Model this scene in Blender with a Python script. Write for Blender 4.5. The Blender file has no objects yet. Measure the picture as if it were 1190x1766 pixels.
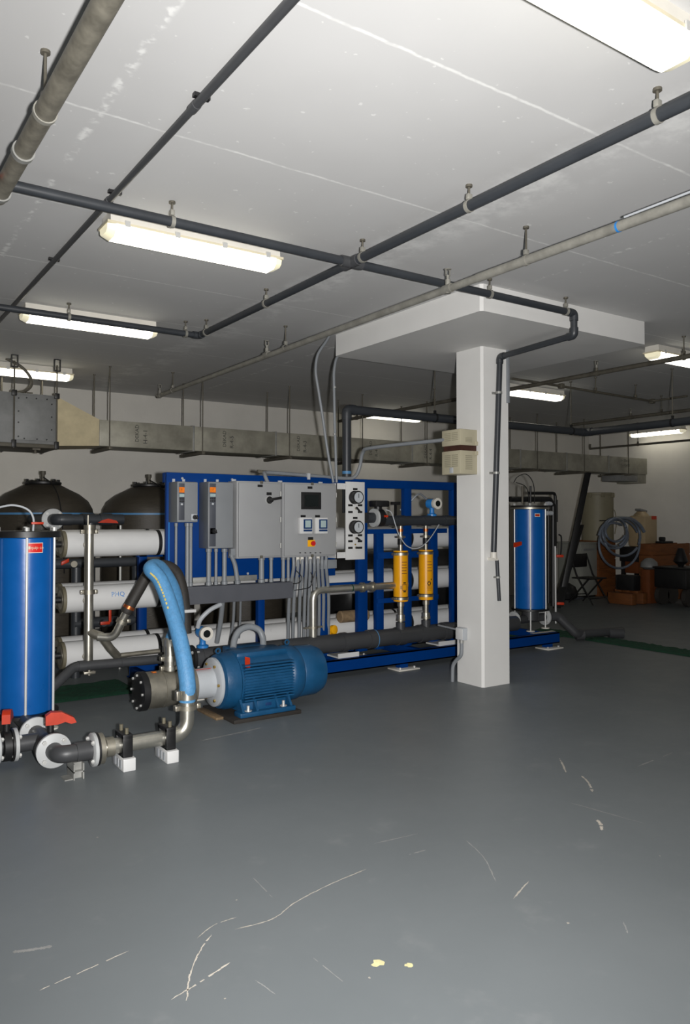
import bpy, bmesh, math, random
from mathutils import Vector as V, Matrix, Quaternion
random.seed(7)
S = bpy.context.scene
COL = S.collection
PI = math.pi

# ------------------------------------------------------------------ camera
FOC = 1326.0                       # focal length in pixels of the 1190 x 1766 frame
YAW = math.radians(34.3)           # view turned from +Y (towards the back wall) to +X
PIT = math.atan(29 / 1326)
CAM = V((0, 0, 1.5))
RV = V((math.cos(YAW), -math.sin(YAW), 0))
FW = V((math.sin(YAW) * math.cos(PIT), math.cos(YAW) * math.cos(PIT), math.sin(PIT)))
UP = RV.cross(FW)
cd = bpy.data.cameras.new('camera')
cd.sensor_fit = 'VERTICAL'; cd.sensor_height = 36.0
cd.lens = FOC / 1766 * 36.0
cd.shift_x = 1 / 1766; cd.shift_y = -19 / 1766
cd.clip_start = 0.05; cd.clip_end = 100
cam = bpy.data.objects.new('camera', cd); COL.objects.link(cam)
cam.matrix_world = Matrix(((RV.x, UP.x, -FW.x, CAM.x), (RV.y, UP.y, -FW.y, CAM.y), (RV.z, UP.z, -FW.z, CAM.z), (0, 0, 0, 1)))
S.camera = cam

# ------------------------------------------------------------------ world, flash, exposure
w = bpy.data.worlds.new('world'); S.world = w; w.use_nodes = True
w.node_tree.nodes['Background'].inputs[0].default_value = (0.02, 0.02, 0.02, 1)
w.node_tree.nodes['Background'].inputs[1].default_value = 0.3
fl = bpy.data.lights.new('camera_flash', 'SPOT')          # the photographer's flash gun, held right of the lens
fl.energy = 1480; fl.shadow_soft_size = 0.035; fl.spot_size = math.radians(114); fl.spot_blend = 1.0
fl.color = (1.0, 0.985, 0.97)
flo = bpy.data.objects.new('camera_flash', fl); COL.objects.link(flo)
flo.matrix_world = cam.matrix_world.copy()
flo.location = CAM + RV * 0.17 - FW * 0.05
LAMP = 4.5                         # emission of the fluorescent diffusers
S.view_settings.view_transform = 'Standard'; S.view_settings.look = 'None'
S.view_settings.exposure = 0.0; S.view_settings.gamma = 1.0
S.view_settings.use_curve_mapping = False
try:
    S.cycles.use_denoising = True; S.cycles.max_bounces = 5; S.cycles.diffuse_bounces = 4; S.cycles.glossy_bounces = 2
    S.cycles.adaptive_threshold = 0.03
except Exception: pass

CEIL = 3.232
YB = 10.55                         # back wall
XR = 13.5                          # right wall

def on(px, py, x=None, y=None, z=None):
    """the point that the photo shows at a pixel, on a known plane of the room"""
    r = RV * ((px - 594) / FOC) + UP * ((864 - py) / FOC) + FW
    for i, c in enumerate((x, y, z)):
        if c is not None: t = (c - CAM[i]) / r[i]
    return CAM + r * t

# ------------------------------------------------------------------ materials
def sc(c):
    return tuple(((v / 12.92) if v <= 0.04045 else ((v + 0.055) / 1.055) ** 2.4) for v in [q / 255 for q in c])
MATS = {}
def mat(name, col, rough=0.5, metal=0.0, var=0.12, scale=6.0, bump=0.0, bscale=60.0, spec=0.5, emit=None, estr=0.0, rvar=0.1, stretch=(1, 1, 1)):
    m = bpy.data.materials.new(name); m.use_nodes = True
    nt = m.node_tree; b = nt.nodes['Principled BSDF']
    b.inputs['Roughness'].default_value = rough
    b.inputs['Metallic'].default_value = metal
    b.inputs['Specular IOR Level'].default_value = spec
    c = sc(col)
    b.inputs['Base Color'].default_value = (*c, 1)
    if var > 0 or bump > 0:
        tc = nt.nodes.new('ShaderNodeTexCoord'); mp = nt.nodes.new('ShaderNodeMapping')
        mp.inputs['Scale'].default_value = stretch
        nt.links.new(tc.outputs['Object'], mp.inputs['Vector'])
    if var > 0:
        n = nt.nodes.new('ShaderNodeTexNoise'); n.inputs['Scale'].default_value = scale
        n.inputs['Detail'].default_value = 3; n.inputs['Roughness'].default_value = 0.65
        nt.links.new(mp.outputs[0], n.inputs['Vector'])
        r = nt.nodes.new('ShaderNodeValToRGB')
        r.color_ramp.elements[0].position = 0.3; r.color_ramp.elements[1].position = 0.7
        r.color_ramp.elements[0].color = (*[v * (1 - var) for v in c], 1)
        r.color_ramp.elements[1].color = (*[min(1, v * (1 + var)) for v in c], 1)
        nt.links.new(n.outputs['Fac'], r.inputs[0]); nt.links.new(r.outputs[0], b.inputs['Base Color'])
        mr = nt.nodes.new('ShaderNodeMapRange')
        mr.inputs['To Min'].default_value = max(0.02, rough - rvar); mr.inputs['To Max'].default_value = min(1, rough + rvar)
        nt.links.new(n.outputs['Fac'], mr.inputs['Value']); nt.links.new(mr.outputs[0], b.inputs['Roughness'])
    if bump > 0:
        n2 = nt.nodes.new('ShaderNodeTexNoise'); n2.inputs['Scale'].default_value = bscale; n2.inputs['Detail'].default_value = 2
        nt.links.new(mp.outputs[0], n2.inputs['Vector'])
        bp = nt.nodes.new('ShaderNodeBump'); bp.inputs['Strength'].default_value = bump; bp.inputs['Distance'].default_value = 0.01
        nt.links.new(n2.outputs['Fac'], bp.inputs['Height']); nt.links.new(bp.outputs[0], b.inputs['Normal'])
    if emit is not None:
        b.inputs['Emission Color'].default_value = (*emit, 1); b.inputs['Emission Strength'].default_value = estr
    MATS[name] = m
    return m

class NT:
    """tiny helper for math node chains"""
    def __init__(s, m): s.t = m.node_tree
    def val(s, v, sock):
        if isinstance(v, (int, float)): sock.default_value = v
        else: s.t.links.new(v, sock)
    def m(s, op, a, b=0.0, c=0.0, clamp=False):
        n = s.t.nodes.new('ShaderNodeMath'); n.operation = op; n.use_clamp = clamp
        s.val(a, n.inputs[0]); s.val(b, n.inputs[1]); s.val(c, n.inputs[2])
        return n.outputs[0]
    def noise(s, vec, scale, detail=4, rough=0.6):
        n = s.t.nodes.new('ShaderNodeTexNoise'); n.inputs['Scale'].default_value = scale
        n.inputs['Detail'].default_value = detail; n.inputs['Roughness'].default_value = rough
        s.t.links.new(vec, n.inputs['Vector']); return n.outputs['Fac']
    def mix(s, fac, a, b):
        n = s.t.nodes.new('ShaderNodeMix'); n.data_type = 'RGBA'
        s.val(fac, n.inputs[0])
        for v, k in ((a, 6), (b, 7)):
            if isinstance(v, tuple): n.inputs[k].default_value = (*v, 1)
            else: s.t.links.new(v, n.inputs[k])
        return n.outputs[2]
    def step(s, v, lo, hi):
        n = s.t.nodes.new('ShaderNodeMapRange'); n.interpolation_type = 'SMOOTHSTEP'
        s.val(v, n.inputs['Value']); n.inputs['From Min'].default_value = lo; n.inputs['From Max'].default_value = hi
        return n.outputs[0]

def ceiling_material():
    m = bpy.data.materials.new('painted concrete ceiling'); m.use_nodes = True
    k = NT(m); t = m.node_tree; b = t.nodes['Principled BSDF']
    g = t.nodes.new('ShaderNodeNewGeometry'); sx = t.nodes.new('ShaderNodeSeparateXYZ')
    t.links.new(g.outputs['Position'], sx.inputs[0])
    P = g.outputs['Position']; x, y = sx.outputs[0], sx.outputs[1]
    n1 = k.noise(P, 4.5, 4, 0.7); n2 = k.noise(P, 24.0, 2, 0.5)
    wob = k.m('MULTIPLY', k.m('SUBTRACT', n1, 0.5), 0.035)
    def seam(ax, first, gap, soft):
        f = k.m('ABSOLUTE', k.m('SUBTRACT', k.m('FRACT', k.m('MULTIPLY_ADD', k.m('ADD', ax, wob), 1 / gap, 20.5 - first / gap)), 0.5))
        return k.m('SUBTRACT', 1.0, k.step(f, 0.002 / gap, soft / gap))
    tot = k.m('MAXIMUM', seam(y, 1.12, 1.076, 0.012), k.m('MULTIPLY', seam(x, 0.97, 3.32, 0.03), k.step(k.m('MULTIPLY_ADD', n2, 0.6, k.m('MULTIPLY', n1, 0.6)), 0.58, 0.72)))
    tot = k.m('MULTIPLY', tot, k.m('MULTIPLY_ADD', k.step(k.m('ADD', n1, k.m('MULTIPLY', n2, 0.5)), 0.62, 0.85), 0.6, 0.4))
    # rubbed white patches along the pipe at x = 2.8
    d = k.m('ABSOLUTE', k.m('SUBTRACT', x, 3.05))
    pat = k.m('MULTIPLY', k.m('SUBTRACT', 1.0, k.step(d, 0.05, 0.32)), k.step(n1, 0.44, 0.7))
    speck = k.step(n2, 0.71, 0.77)
    tot = k.m('MAXIMUM', k.m('MULTIPLY', tot, 0.8), k.m('MAXIMUM', k.m('MULTIPLY', pat, 0.55), k.m('MULTIPLY', speck, 0.5)))
    base = k.mix(k.noise(P, 1.1, 3, 0.6), (0.49, 0.488, 0.482), (0.57, 0.568, 0.562))
    c = k.mix(tot, base, (0.80, 0.80, 0.78))
    t.links.new(c, b.inputs['Base Color']); b.inputs['Roughness'].default_value = 0.75
    return m

def floor_material():
    m = bpy.data.materials.new('grey floor paint'); m.use_nodes = True
    k = NT(m); t = m.node_tree; b = t.nodes['Principled BSDF']
    g = t.nodes.new('ShaderNodeNewGeometry'); P = g.outputs['Position']
    n1 = k.noise(P, 0.9, 5, 0.62); n2 = k.noise(P, 3.2, 4, 0.7)
    base = k.mix(n1, (0.128, 0.143, 0.150), (0.172, 0.187, 0.194))
    c = k.mix(k.m('MULTIPLY', k.step(n2, 0.56, 0.8), 0.35), base, (0.25, 0.255, 0.255))
    t.links.new(c, b.inputs['Base Color'])
    t.links.new(k.m('MULTIPLY_ADD', n2, 0.2, 0.33), b.inputs['Roughness'])
    b.inputs['Specular IOR Level'].default_value = 0.22
    return m

mat('wall', (205, 202, 195), 0.8, var=0.05, scale=1.5, bump=0.12, bscale=40)
mat('column', (214, 213, 210), 0.6, var=0.03, scale=2, bump=0.05, bscale=30)
mat('galv', (150, 150, 146), 0.45, 0.35, var=0.18, scale=9, rvar=0.15)
mat('duct', (150, 147, 134), 0.5, 0.25, var=0.22, scale=5, rvar=0.12)
mat('ductdark', (128, 129, 128), 0.55, 0.15, var=0.15, scale=6)
mat('mastic', (196, 183, 150), 0.8, var=0.12, scale=6, bump=0.3, bscale=30)
mat('darkpipe', (49, 52, 56), 0.42, var=0.12, scale=4)
mat('charcoal', (60, 61, 63), 0.45, var=0.1, scale=5)
mat('black', (24, 24, 25), 0.45, var=0.15, scale=8)
mat('rubber', (46, 43, 40), 0.65, var=0.12, scale=10, bump=0.15, bscale=80)
mat('steelpipe', (140, 138, 130), 0.5, 0.25, var=0.2, scale=10)
mat('rust', (92, 88, 78), 0.6, 0.3, var=0.25, scale=10)
mat('drainsteel', (116, 112, 101), 0.55, 0.2, var=0.3, scale=14)
mat('stainless', (200, 197, 186), 0.33, 0.9, var=0.08, scale=12, rvar=0.06)
mat('stainless_dull', (165, 160, 147), 0.42, 0.85, var=0.12, scale=12)
mat('chrome', (205, 205, 202), 0.35, 0.45, var=0)
mat('rod', (214, 214, 212), 0.3, 0.2, var=0)
mat('white', (202, 202, 201), 0.3, var=0.03, scale=4)
mat('offwhite', (214, 210, 200), 0.5, var=0.06, scale=6)
mat('cream', (205, 196, 170), 0.5, var=0.06, scale=8)
mat('olive', (104, 98, 80), 0.55, var=0.12)
mat('blue', (0, 50, 114), 0.45, var=0.08, scale=5, spec=0.12)
mat('tankblue', (10, 86, 158), 0.3, var=0.06, scale=5, bump=0.06, bscale=14)
mat('motorblue', (18, 72, 110), 0.42, var=0.12, scale=9, bump=0.1, bscale=50)
mat('hoseblue', (78, 134, 178), 0.55, var=0.12, scale=40, bump=0.25, bscale=90)
mat('devblue', (40, 120, 190), 0.4, var=0.06)
mat('hosetext', (196, 176, 96), 0.6, var=0.3, scale=60)
mat('cabinet', (148, 149, 150), 0.4, var=0.03, scale=3)
mat('drive', (126, 129, 132), 0.42, var=0.04, scale=3)
mat('driveside', (112, 116, 120), 0.4, 0.3, var=0.06)
mat('drivestrip', (74, 77, 84), 0.4, var=0.05)
mat('trough', (78, 80, 86), 0.5, var=0.05)
mat('conduit', (124, 128, 132), 0.45, var=0.06, scale=8)
mat('lightgrey', (172, 176, 180), 0.45, var=0.05)
mat('flangegrey', (176, 178, 178), 0.5, var=0.05)
mat('screen', (30, 34, 34), 0.12, var=0.1)
mat('lcd', (160, 178, 178), 0.25, var=0.04)
mat('navy', (26, 54, 96), 0.35, var=0.04)
mat('orange', (182, 48, 14), 0.45, var=0.12, scale=12)
mat('redlabel', (206, 34, 26), 0.4, var=0.05)
mat('orangelabel', (230, 120, 20), 0.45, var=0.15, scale=60)
mat('yellow', (226, 158, 10), 0.36, var=0.05, scale=6)
mat('warnyellow', (236, 170, 16), 0.4, var=0.05)
mat('red', (190, 30, 34), 0.4, var=0.05)
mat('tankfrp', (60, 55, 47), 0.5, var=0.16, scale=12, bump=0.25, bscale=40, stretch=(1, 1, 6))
mat('frpband', (76, 128, 172), 0.5, var=0.1)
mat('cabwhite', (138, 139, 132), 0.5, var=0.05)
mat('turf', (4, 66, 42), 0.8, var=0.45, scale=60, bump=0.9, bscale=160)
mat('tan', (134, 128, 106), 0.55, var=0.05)
mat('jug', (166, 146, 114), 0.45, var=0.05)
mat('wood', (108, 62, 24), 0.7, var=0.25, scale=5, stretch=(1, 1, 5))
mat('wooddark', (120, 70, 24), 0.7, var=0.25, scale=5)
mat('crateorange', (104, 54, 20), 0.6, var=0.12)
mat('greyhose', (104, 112, 124), 0.4, var=0.1, scale=20)
mat('boxtan', (176, 169, 145), 0.5, var=0.04)
mat('boxslot', (60, 32, 22), 0.6, var=0.2, scale=20)
mat('venttan', (148, 143, 122), 0.5, var=0.05)
mat('ink', (60, 60, 58), 0.7, var=0.1)
mat('copper', (190, 104, 60), 0.35, 0.8, var=0.1)
mat('brass', (190, 160, 90), 0.35, 0.9, var=0.1)
mat('rubberplate', (40, 36, 32), 0.8, var=0.15)
mat('diffuser', (255, 252, 240), 0.4, var=0, emit=(1.0, 0.95, 0.80), estr=LAMP)
mat('diffuserend', (236, 228, 190), 0.35, var=0.05, emit=(1.0, 0.93, 0.70), estr=0.45)
mat('scratch', (190, 182, 170), 0.8, var=0.2, scale=30)
mat('scuff', (168, 162, 152), 0.8, var=0.2, scale=30)
mat('faint', (140, 140, 138), 0.7, var=0.15, scale=30)
mat('chip', (206, 198, 150), 0.8, var=0.15, scale=40)
mat('brown', (120, 100, 74), 0.8, var=0.3, scale=18)

# ------------------------------------------------------------------ mesh builder
def frame_of(axis):
    a = V(axis).normalized()
    h = V((0, 0, 1)) if abs(a.z) < 0.9 else V((1, 0, 0))
    u = h.cross(a).normalized(); v = a.cross(u).normalized()
    return a, u, v

class MB:
    def __init__(s): s.v = []; s.f = []
    def add(s, vs, fs):
        o = len(s.v); s.v += [V(q) for q in vs]; s.f += [tuple(i + o for i in f) for f in fs]; return s
    def box(s, lo, hi, bev=0.0, rot=None):
        lo = V(lo); hi = V(hi)
        lo, hi = V((min(lo.x, hi.x), min(lo.y, hi.y), min(lo.z, hi.z))), V((max(lo.x, hi.x), max(lo.y, hi.y), max(lo.z, hi.z)))
        c = (lo + hi) / 2; d = hi - lo
        bm = bmesh.new(); bmesh.ops.create_cube(bm, size=1.0)
        for q in bm.verts: q.co = V((q.co.x * d.x, q.co.y * d.y, q.co.z * d.z))
        if bev > 0:
            bev = min(bev, 0.45 * min(d))
            bmesh.ops.bevel(bm, geom=list(bm.edges), offset=bev, segments=2, affect='EDGES', profile=0.5)
        bm.verts.index_update()
        vs = [(rot @ q.co if rot else q.co) + c for q in bm.verts]
        fs = [[q.index for q in f.verts] for f in bm.faces]
        bm.free(); return s.add(vs, fs)
    def obox(s, c, ax, ay, az, bev=0.0):
        """box with centre c and full-length axis vectors"""
        ax, ay, az = V(ax), V(ay), V(az)
        m = Matrix((ax.normalized(), ay.normalized(), az.normalized())).transposed()
        d = V((ax.length, ay.length, az.length))
        t = MB(); t.box(-d / 2, d / 2, bev)
        return s.add([V(c) + m @ q for q in t.v], t.f)
    def cyl(s, p0, p1, r0, r1=None, n=18, caps=True):
        r1 = r0 if r1 is None else r1
        p0, p1 = V(p0), V(p1); a, u, v = frame_of(p1 - p0)
        vs = []
        for p, r in ((p0, r0), (p1, r1)):
            for i in range(n):
                t = 2 * PI * i / n; vs.append(p + (u * math.cos(t) + v * math.sin(t)) * r)
        fs = [(i, (i + 1) % n, n + (i + 1) % n, n + i) for i in range(n)]
        if caps: fs += [tuple(range(n - 1, -1, -1)), tuple(range(n, 2 * n))]
        return s.add(vs, fs)
    def lathe(s, org, axis, prof, n=28):
        """prof: list of (radius, distance along the axis)"""
        org = V(org); a, u, v = frame_of(axis); vs = []; fs = []
        for r, h in prof:
            for i in range(n):
                t = 2 * PI * i / n; vs.append(org + a * h + (u * math.cos(t) + v * math.sin(t)) * max(r, 1e-4))
        for k in range(len(prof) - 1):
            for i in range(n):
                j = (i + 1) % n; fs.append((k * n + i, k * n + j, (k + 1) * n + j, (k + 1) * n + i))
        fs.append(tuple(range(n - 1, -1, -1))); e = (len(prof) - 1) * n; fs.append(tuple(range(e, e + n)))
        return s.add(vs, fs)
    def tube(s, pts, r, n=12, caps=True):
        pts = [V(q) for q in pts]; m = len(pts); rr = r if isinstance(r, (list, tuple)) else [r] * m
        tang = []
        for i in range(m):
            a = pts[min(i + 1, m - 1)] - pts[max(i - 1, 0)]; tang.append(a.normalized())
        _, u, _ = frame_of(tang[0]); vs = []; fs = []
        for i in range(m):
            u = (u - tang[i] * u.dot(tang[i])).normalized(); v = tang[i].cross(u)
            for k in range(n):
                t = 2 * PI * k / n; vs.append(pts[i] + (u * math.cos(t) + v * math.sin(t)) * rr[i])
        for i in range(m - 1):
            for k in range(n):
                j = (k + 1) % n; fs.append((i * n + k, i * n + j, (i + 1) * n + j, (i + 1) * n + k))
        if caps: fs += [tuple(range(n - 1, -1, -1)), tuple(range((m - 1) * n, m * n))]
        return s.add(vs, fs)
    def ring(s, c, axis, R, r, n=24, k=8):
        c = V(c); a, u, v = frame_of(axis); vs = []; fs = []
        for i in range(n):
            t = 2 * PI * i / n; d = u * math.cos(t) + v * math.sin(t)
            for j in range(k):
                q = 2 * PI * j / k; vs.append(c + d * (R + r * math.cos(q)) + a * (r * math.sin(q)))
        for i in range(n):
            for j in range(k):
                fs.append((i * k + j, ((i + 1) % n) * k + j, ((i + 1) % n) * k + (j + 1) % k, i * k + (j + 1) % k))
        return s.add(vs, fs)
    def band(s, c, axis, R, t, wd, n=24):
        """flat hoop: inner radius R, thickness t, width wd"""
        h = wd / 2
        c = V(c); a, u, v = frame_of(axis); vs = []; fs = []
        pr = [(R, -h), (R + t, -h), (R + t, h), (R, h)]
        for i in range(n):
            q = 2 * PI * i / n; d = u * math.cos(q) + v * math.sin(q)
            for rr, hh in pr: vs.append(c + d * rr + a * hh)
        for i in range(n):
            for j in range(4):
                fs.append((i * 4 + j, ((i + 1) % n) * 4 + j, ((i + 1) % n) * 4 + (j + 1) % 4, i * 4 + (j + 1) % 4))
        return s.add(vs, fs)
    def prism(s, poly, vec):
        """poly: 3-D outline, extruded by vec"""
        n = len(poly); vec = V(vec); vs = [V(q) for q in poly] + [V(q) + vec for q in poly]
        fs = [(i, (i + 1) % n, n + (i + 1) % n, n + i) for i in range(n)] + [tuple(range(n - 1, -1, -1)), tuple(range(n, 2 * n))]
        return s.add(vs, fs)
    def quad(s, a, b, c, d): return s.add([a, b, c, d], [(0, 1, 2, 3)])
    def build(s, name, m, parent=None, angle=40):
        me = bpy.data.meshes.new(name)
        if parent is None:
            xs = [q.x for q in s.v]; ys = [q.y for q in s.v]; zs = [q.z for q in s.v]
            org = V(((min(xs) + max(xs)) / 2, (min(ys) + max(ys)) / 2, min(zs)))
        else:
            r = parent
            while r.parent: r = r.parent
            org = r.location
        me.from_pydata([tuple(q - org) for q in s.v], [], s.f)
        bm = bmesh.new(); bm.from_mesh(me); bmesh.ops.recalc_face_normals(bm, faces=bm.faces); bm.to_mesh(me); bm.free()
        me.polygons.foreach_set('use_smooth', [True] * len(me.polygons))
        me.set_sharp_from_angle(angle=math.radians(angle))
        me.materials.append(MATS[m] if isinstance(m, str) else m)
        o = bpy.data.objects.new(name, me); COL.objects.link(o)
        if parent is None: o.location = org
        else: o.parent = parent
        return o

def tag(o, label, cat, group=None):
    o['label'] = label; o['category'] = cat
    if group: o['group'] = group
    return o
def thing(name, label, cat, loc, group=None):
    o = bpy.data.objects.new(name, None); COL.objects.link(o); o.location = V(loc); o.empty_display_size = 0.05
    return tag(o, label, cat, group)
def struct(o): o['kind'] = 'structure'; return o
def copy_tree(o, parent=None, move=None):
    c = o.copy(); COL.objects.link(c); c.parent = parent
    if move is not None: c.location = o.location + V(move)
    for ch in list(o.children): copy_tree(ch, c)
    return c

def fillet(pts, rad, n=6):
    """polyline with its corners rounded"""
    pts = [V(p) for p in pts]; out = [pts[0]]
    for i in range(1, len(pts) - 1):
        a, b, c = pts[i - 1], pts[i], pts[i + 1]
        u = (a - b); v = (c - b); lu, lv = u.length, v.length; u.normalize(); v.normalize()
        ang = u.angle(v)
        if abs(ang - PI) < 0.03: out.append(b); continue
        t = min(rad / math.tan(ang / 2), 0.48 * lu, 0.48 * lv)
        p, q = b + u * t, b + v * t
        for k in range(n + 1):
            s = k / n; out.append(p * (1 - s) ** 2 + b * (2 * s * (1 - s)) + q * s ** 2)
    out.append(pts[-1]); return out
def spline(pts, n=8):
    """Catmull-Rom curve through the points"""
    P = [V(p) for p in pts]; P = [P[0] * 2 - P[1]] + P + [P[-1] * 2 - P[-2]]; out = []
    for i in range(1, len(P) - 2):
        for k in range(n):
            t = k / n; a, b, c, d = P[i - 1:i + 3]
            out.append(0.5 * ((2 * b) + (c - a) * t + (2 * a - 5 * b + 4 * c - d) * t * t + (3 * b - a - 3 * c + d) * t ** 3))
    out.append(P[-2]); return out

def text_mb(txt, size):
    cu = bpy.data.curves.new('t', 'FONT'); cu.body = txt; cu.size = size; cu.align_x = 'CENTER'; cu.align_y = 'CENTER'
    cu.resolution_u = 2
    o = bpy.data.objects.new('t', cu); COL.objects.link(o)
    bpy.context.view_layer.update()
    me = bpy.data.meshes.new_from_object(o.evaluated_get(bpy.context.evaluated_depsgraph_get()))
    vs = [q.co.copy() for q in me.vertices]; fs = [tuple(p.vertices) for p in me.polygons]
    bpy.data.objects.remove(o); bpy.data.curves.remove(cu); bpy.data.meshes.remove(me)
    return vs, fs
def text_flat(txt, size, org, right, up, m, parent, name='lettering'):
    vs, fs = text_mb(txt, size); org, right, up = V(org), V(right).normalized(), V(up).normalized()
    return MB().add([org + right * q.x + up * q.y for q in vs], fs).build(name, m, parent)
def text_round(txt, size, axis_pt, axis, zero, R, m, parent, name='lettering', along=True):
    """lettering wrapped on a cylinder: reads along its axis (along) or around it"""
    vs, fs = text_mb(txt, size); a = V(axis).normalized(); z = V(zero).normalized(); t = z.cross(a) if along else a.cross(z)
    o = []
    for q in vs:
        h, arc = (q.x, q.y) if along else (q.y, q.x)
        an = arc / R
        o.append(V(axis_pt) + a * h + (z * math.cos(an) + t * math.sin(an)) * R)
    return MB().add(o, fs).build(name, m, parent)
def patch_round(axis_pt, axis, zero, R, h0, h1, a0, a1, m, parent, name, n=8):
    """thin label wrapped on a cylinder between heights and angles"""
    a = V(axis).normalized(); z = V(zero).normalized(); t = a.cross(z); vs = []; fs = []
    for i in range(n + 1):
        an = a0 + (a1 - a0) * i / n; d = z * math.cos(an) + t * math.sin(an)
        for h in (h0, h1):
            vs.append(V(axis_pt) + a * h + d * R); vs.append(V(axis_pt) + a * h + d * (R + 0.0012))
    for i in range(n):
        b = i * 4; c = b + 4
        fs += [(b + 1, c + 1, c + 3, b + 3), (b, b + 1, c + 1, c), (b + 2, b + 3, c + 3, c + 2)]
    return MB().add(vs, fs).build(name, m, parent)
def bolts(parent, c, axis, R, n, rb=0.008, h=0.012, m='chrome', name='bolt', ph=0.0):
    a, u, v = frame_of(axis)
    for i in range(n):
        t = 2 * PI * i / n + ph; p = V(c) + (u * math.cos(t) + v * math.sin(t)) * R
        MB().cyl(p, p + a * h, rb, n=6).build(name, m, parent)

# ------------------------------------------------------------------ the room
X0, Y0 = -4.0, -3.6
floor = struct(MB().box((X0, Y0, -0.1), (XR, YB, 0)).build('floor', floor_material()))
# scratches and chips in the floor paint
def scratch(pts, wd=0.006, m='scratch'):
    P = spline([on(a, b, z=0.0) for a, b in pts], 7) if len(pts) > 2 else [on(*pts[0], z=0).lerp(on(*pts[1], z=0), k / 7) for k in range(8)]
    mb = MB(); n = len(P); wd *= 1.4
    for i in range(n - 1):
        if random.random() < 0.06: continue
        d = (P[i + 1] - P[i]); s_ = V((-d.y, d.x, 0)).normalized()
        w0 = wd * 0.5 * random.uniform(0.35, 1.0) * (0.3 if i == 0 else 1); w1 = wd * 0.5 * random.uniform(0.35, 1.0) * (0.2 if i == n - 2 else 1)
        j = s_ * random.uniform(-0.002, 0.002); z = V((0, 0, 0.0006))
        mb.quad(P[i] - s_ * w0 + j + z, P[i + 1] - s_ * w1 + z, P[i + 1] + s_ * w1 + z, P[i] + s_ * w0 + j + z)
    mb.build('scratch', m, floor)
for pts, wd, m in (([(68, 1708), (132, 1680), (222, 1640)], 0.005, 'scratch'), ([(322, 1726), (328, 1680), (345, 1640), (365, 1612)], 0.005, 'scratch'),
                   ([(295, 1724), (345, 1694), (397, 1660)], 0.006, 'scratch'), ([(405, 1603), (470, 1585), (510, 1556), (570, 1525), (632, 1499)], 0.005, 'scuff'),
                   ([(340, 1618), (370, 1595), (408, 1582)], 0.004, 'scuff'), ([(645, 1455), (720, 1438)], 0.006, 'faint'), ([(705, 1474), (735, 1466)], 0.007, 'faint'),
                   ([(885, 1550), (912, 1520)], 0.007, 'scuff'), ([(965, 1308), (970, 1318), (976, 1332)], 0.011, 'scuff'), ([(1003, 1338), (1015, 1350), (1022, 1366)], 0.012, 'scuff'),
                   ([(1100, 1322), (1160, 1298)], 0.009, 'faint'), ([(1030, 1414), (1036, 1422), (1038, 1432)], 0.016, 'scratch'), ([(805, 1450), (835, 1480), (855, 1520)], 0.005, 'faint'),
                   ([(540, 1652), (600, 1700)], 0.004, 'faint'), ([(22, 1642), (55, 1638), (90, 1632)], 0.016, 'faint'), ([(437, 1514), (470, 1548)], 0.004, 'faint'),
                   ([(1075, 1590), (1083, 1610)], 0.005, 'faint'), ([(985, 1385), (1110, 1420)], 0.006, 'faint'), ([(440, 1690), (475, 1715)], 0.004, 'faint'), ([(345, 1278), (420, 1262), (450, 1255)], 0.018, 'faint')):
    scratch(pts, wd, m)
for px, py, rr in ((652, 1661, 0.026), (705, 1664, 0.016), (637, 1686, 0.006), (388, 1722, 0.005), (168, 1444, 0.006), (980, 1592, 0.007), (408, 1552, 0.004), (1138, 1476, 0.005)):
    c = on(px, py, z=0.0006); k = 11
    ring = [c + V((math.cos(2 * PI * i / k) * rr * random.uniform(0.5, 1.1), math.sin(2 * PI * i / k) * rr * random.uniform(0.5, 1.1), 0)) for i in range(k)]
    MB().add(ring, [tuple(range(k))]).build('paint_chip', 'chip' if rr > 0.01 else 'scuff', floor)
struct(MB().box((X0, Y0, CEIL), (XR, YB, CEIL + 0.12)).build('ceiling', ceiling_material()))
struct(MB().box((X0, YB, 0), (XR, YB + 0.15, CEIL)).build('wall_back', 'wall'))
struct(MB().box((XR, Y0, 0), (XR + 0.15, YB + 0.15, CEIL)).build('wall_right', 'wall'))
struct(MB().box((X0 - 0.15, Y0, 0), (X0, YB + 0.15, CEIL)).build('wall_left', 'wall'))
struct(MB().box((X0 - 0.15, Y0 - 0.15, 0), (XR + 0.15, Y0, CEIL)).build('wall_front', 'wall'))

# concrete column with its capital slab
CX, CY, CW = 4.85, 4.94, 0.35
t = thing('concrete_column', 'square white concrete column with a wide capital slab at the ceiling', 'column', (CX + CW / 2, CY + CW / 2, 0))
def cham(x0, y0, x1, y1, z0, z1, c):
    pl = [(x0 + c, y0, z0), (x1 - c, y0, z0), (x1, y0 + c, z0), (x1, y1 - c, z0), (x1 - c, y1, z0), (x0 + c, y1, z0), (x0, y1 - c, z0), (x0, y0 + c, z0)]
    return MB().prism(pl, (0, 0, z1 - z0))
cham(CX, CY, CX + CW, CY + CW, 0, 3.03, 0.02).build('shaft', 'column', t, 20)
cham(4.015, 4.09, 6.02, 6.05, 3.03, CEIL, 0.02).build('capital', 'column', t, 20)

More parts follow.
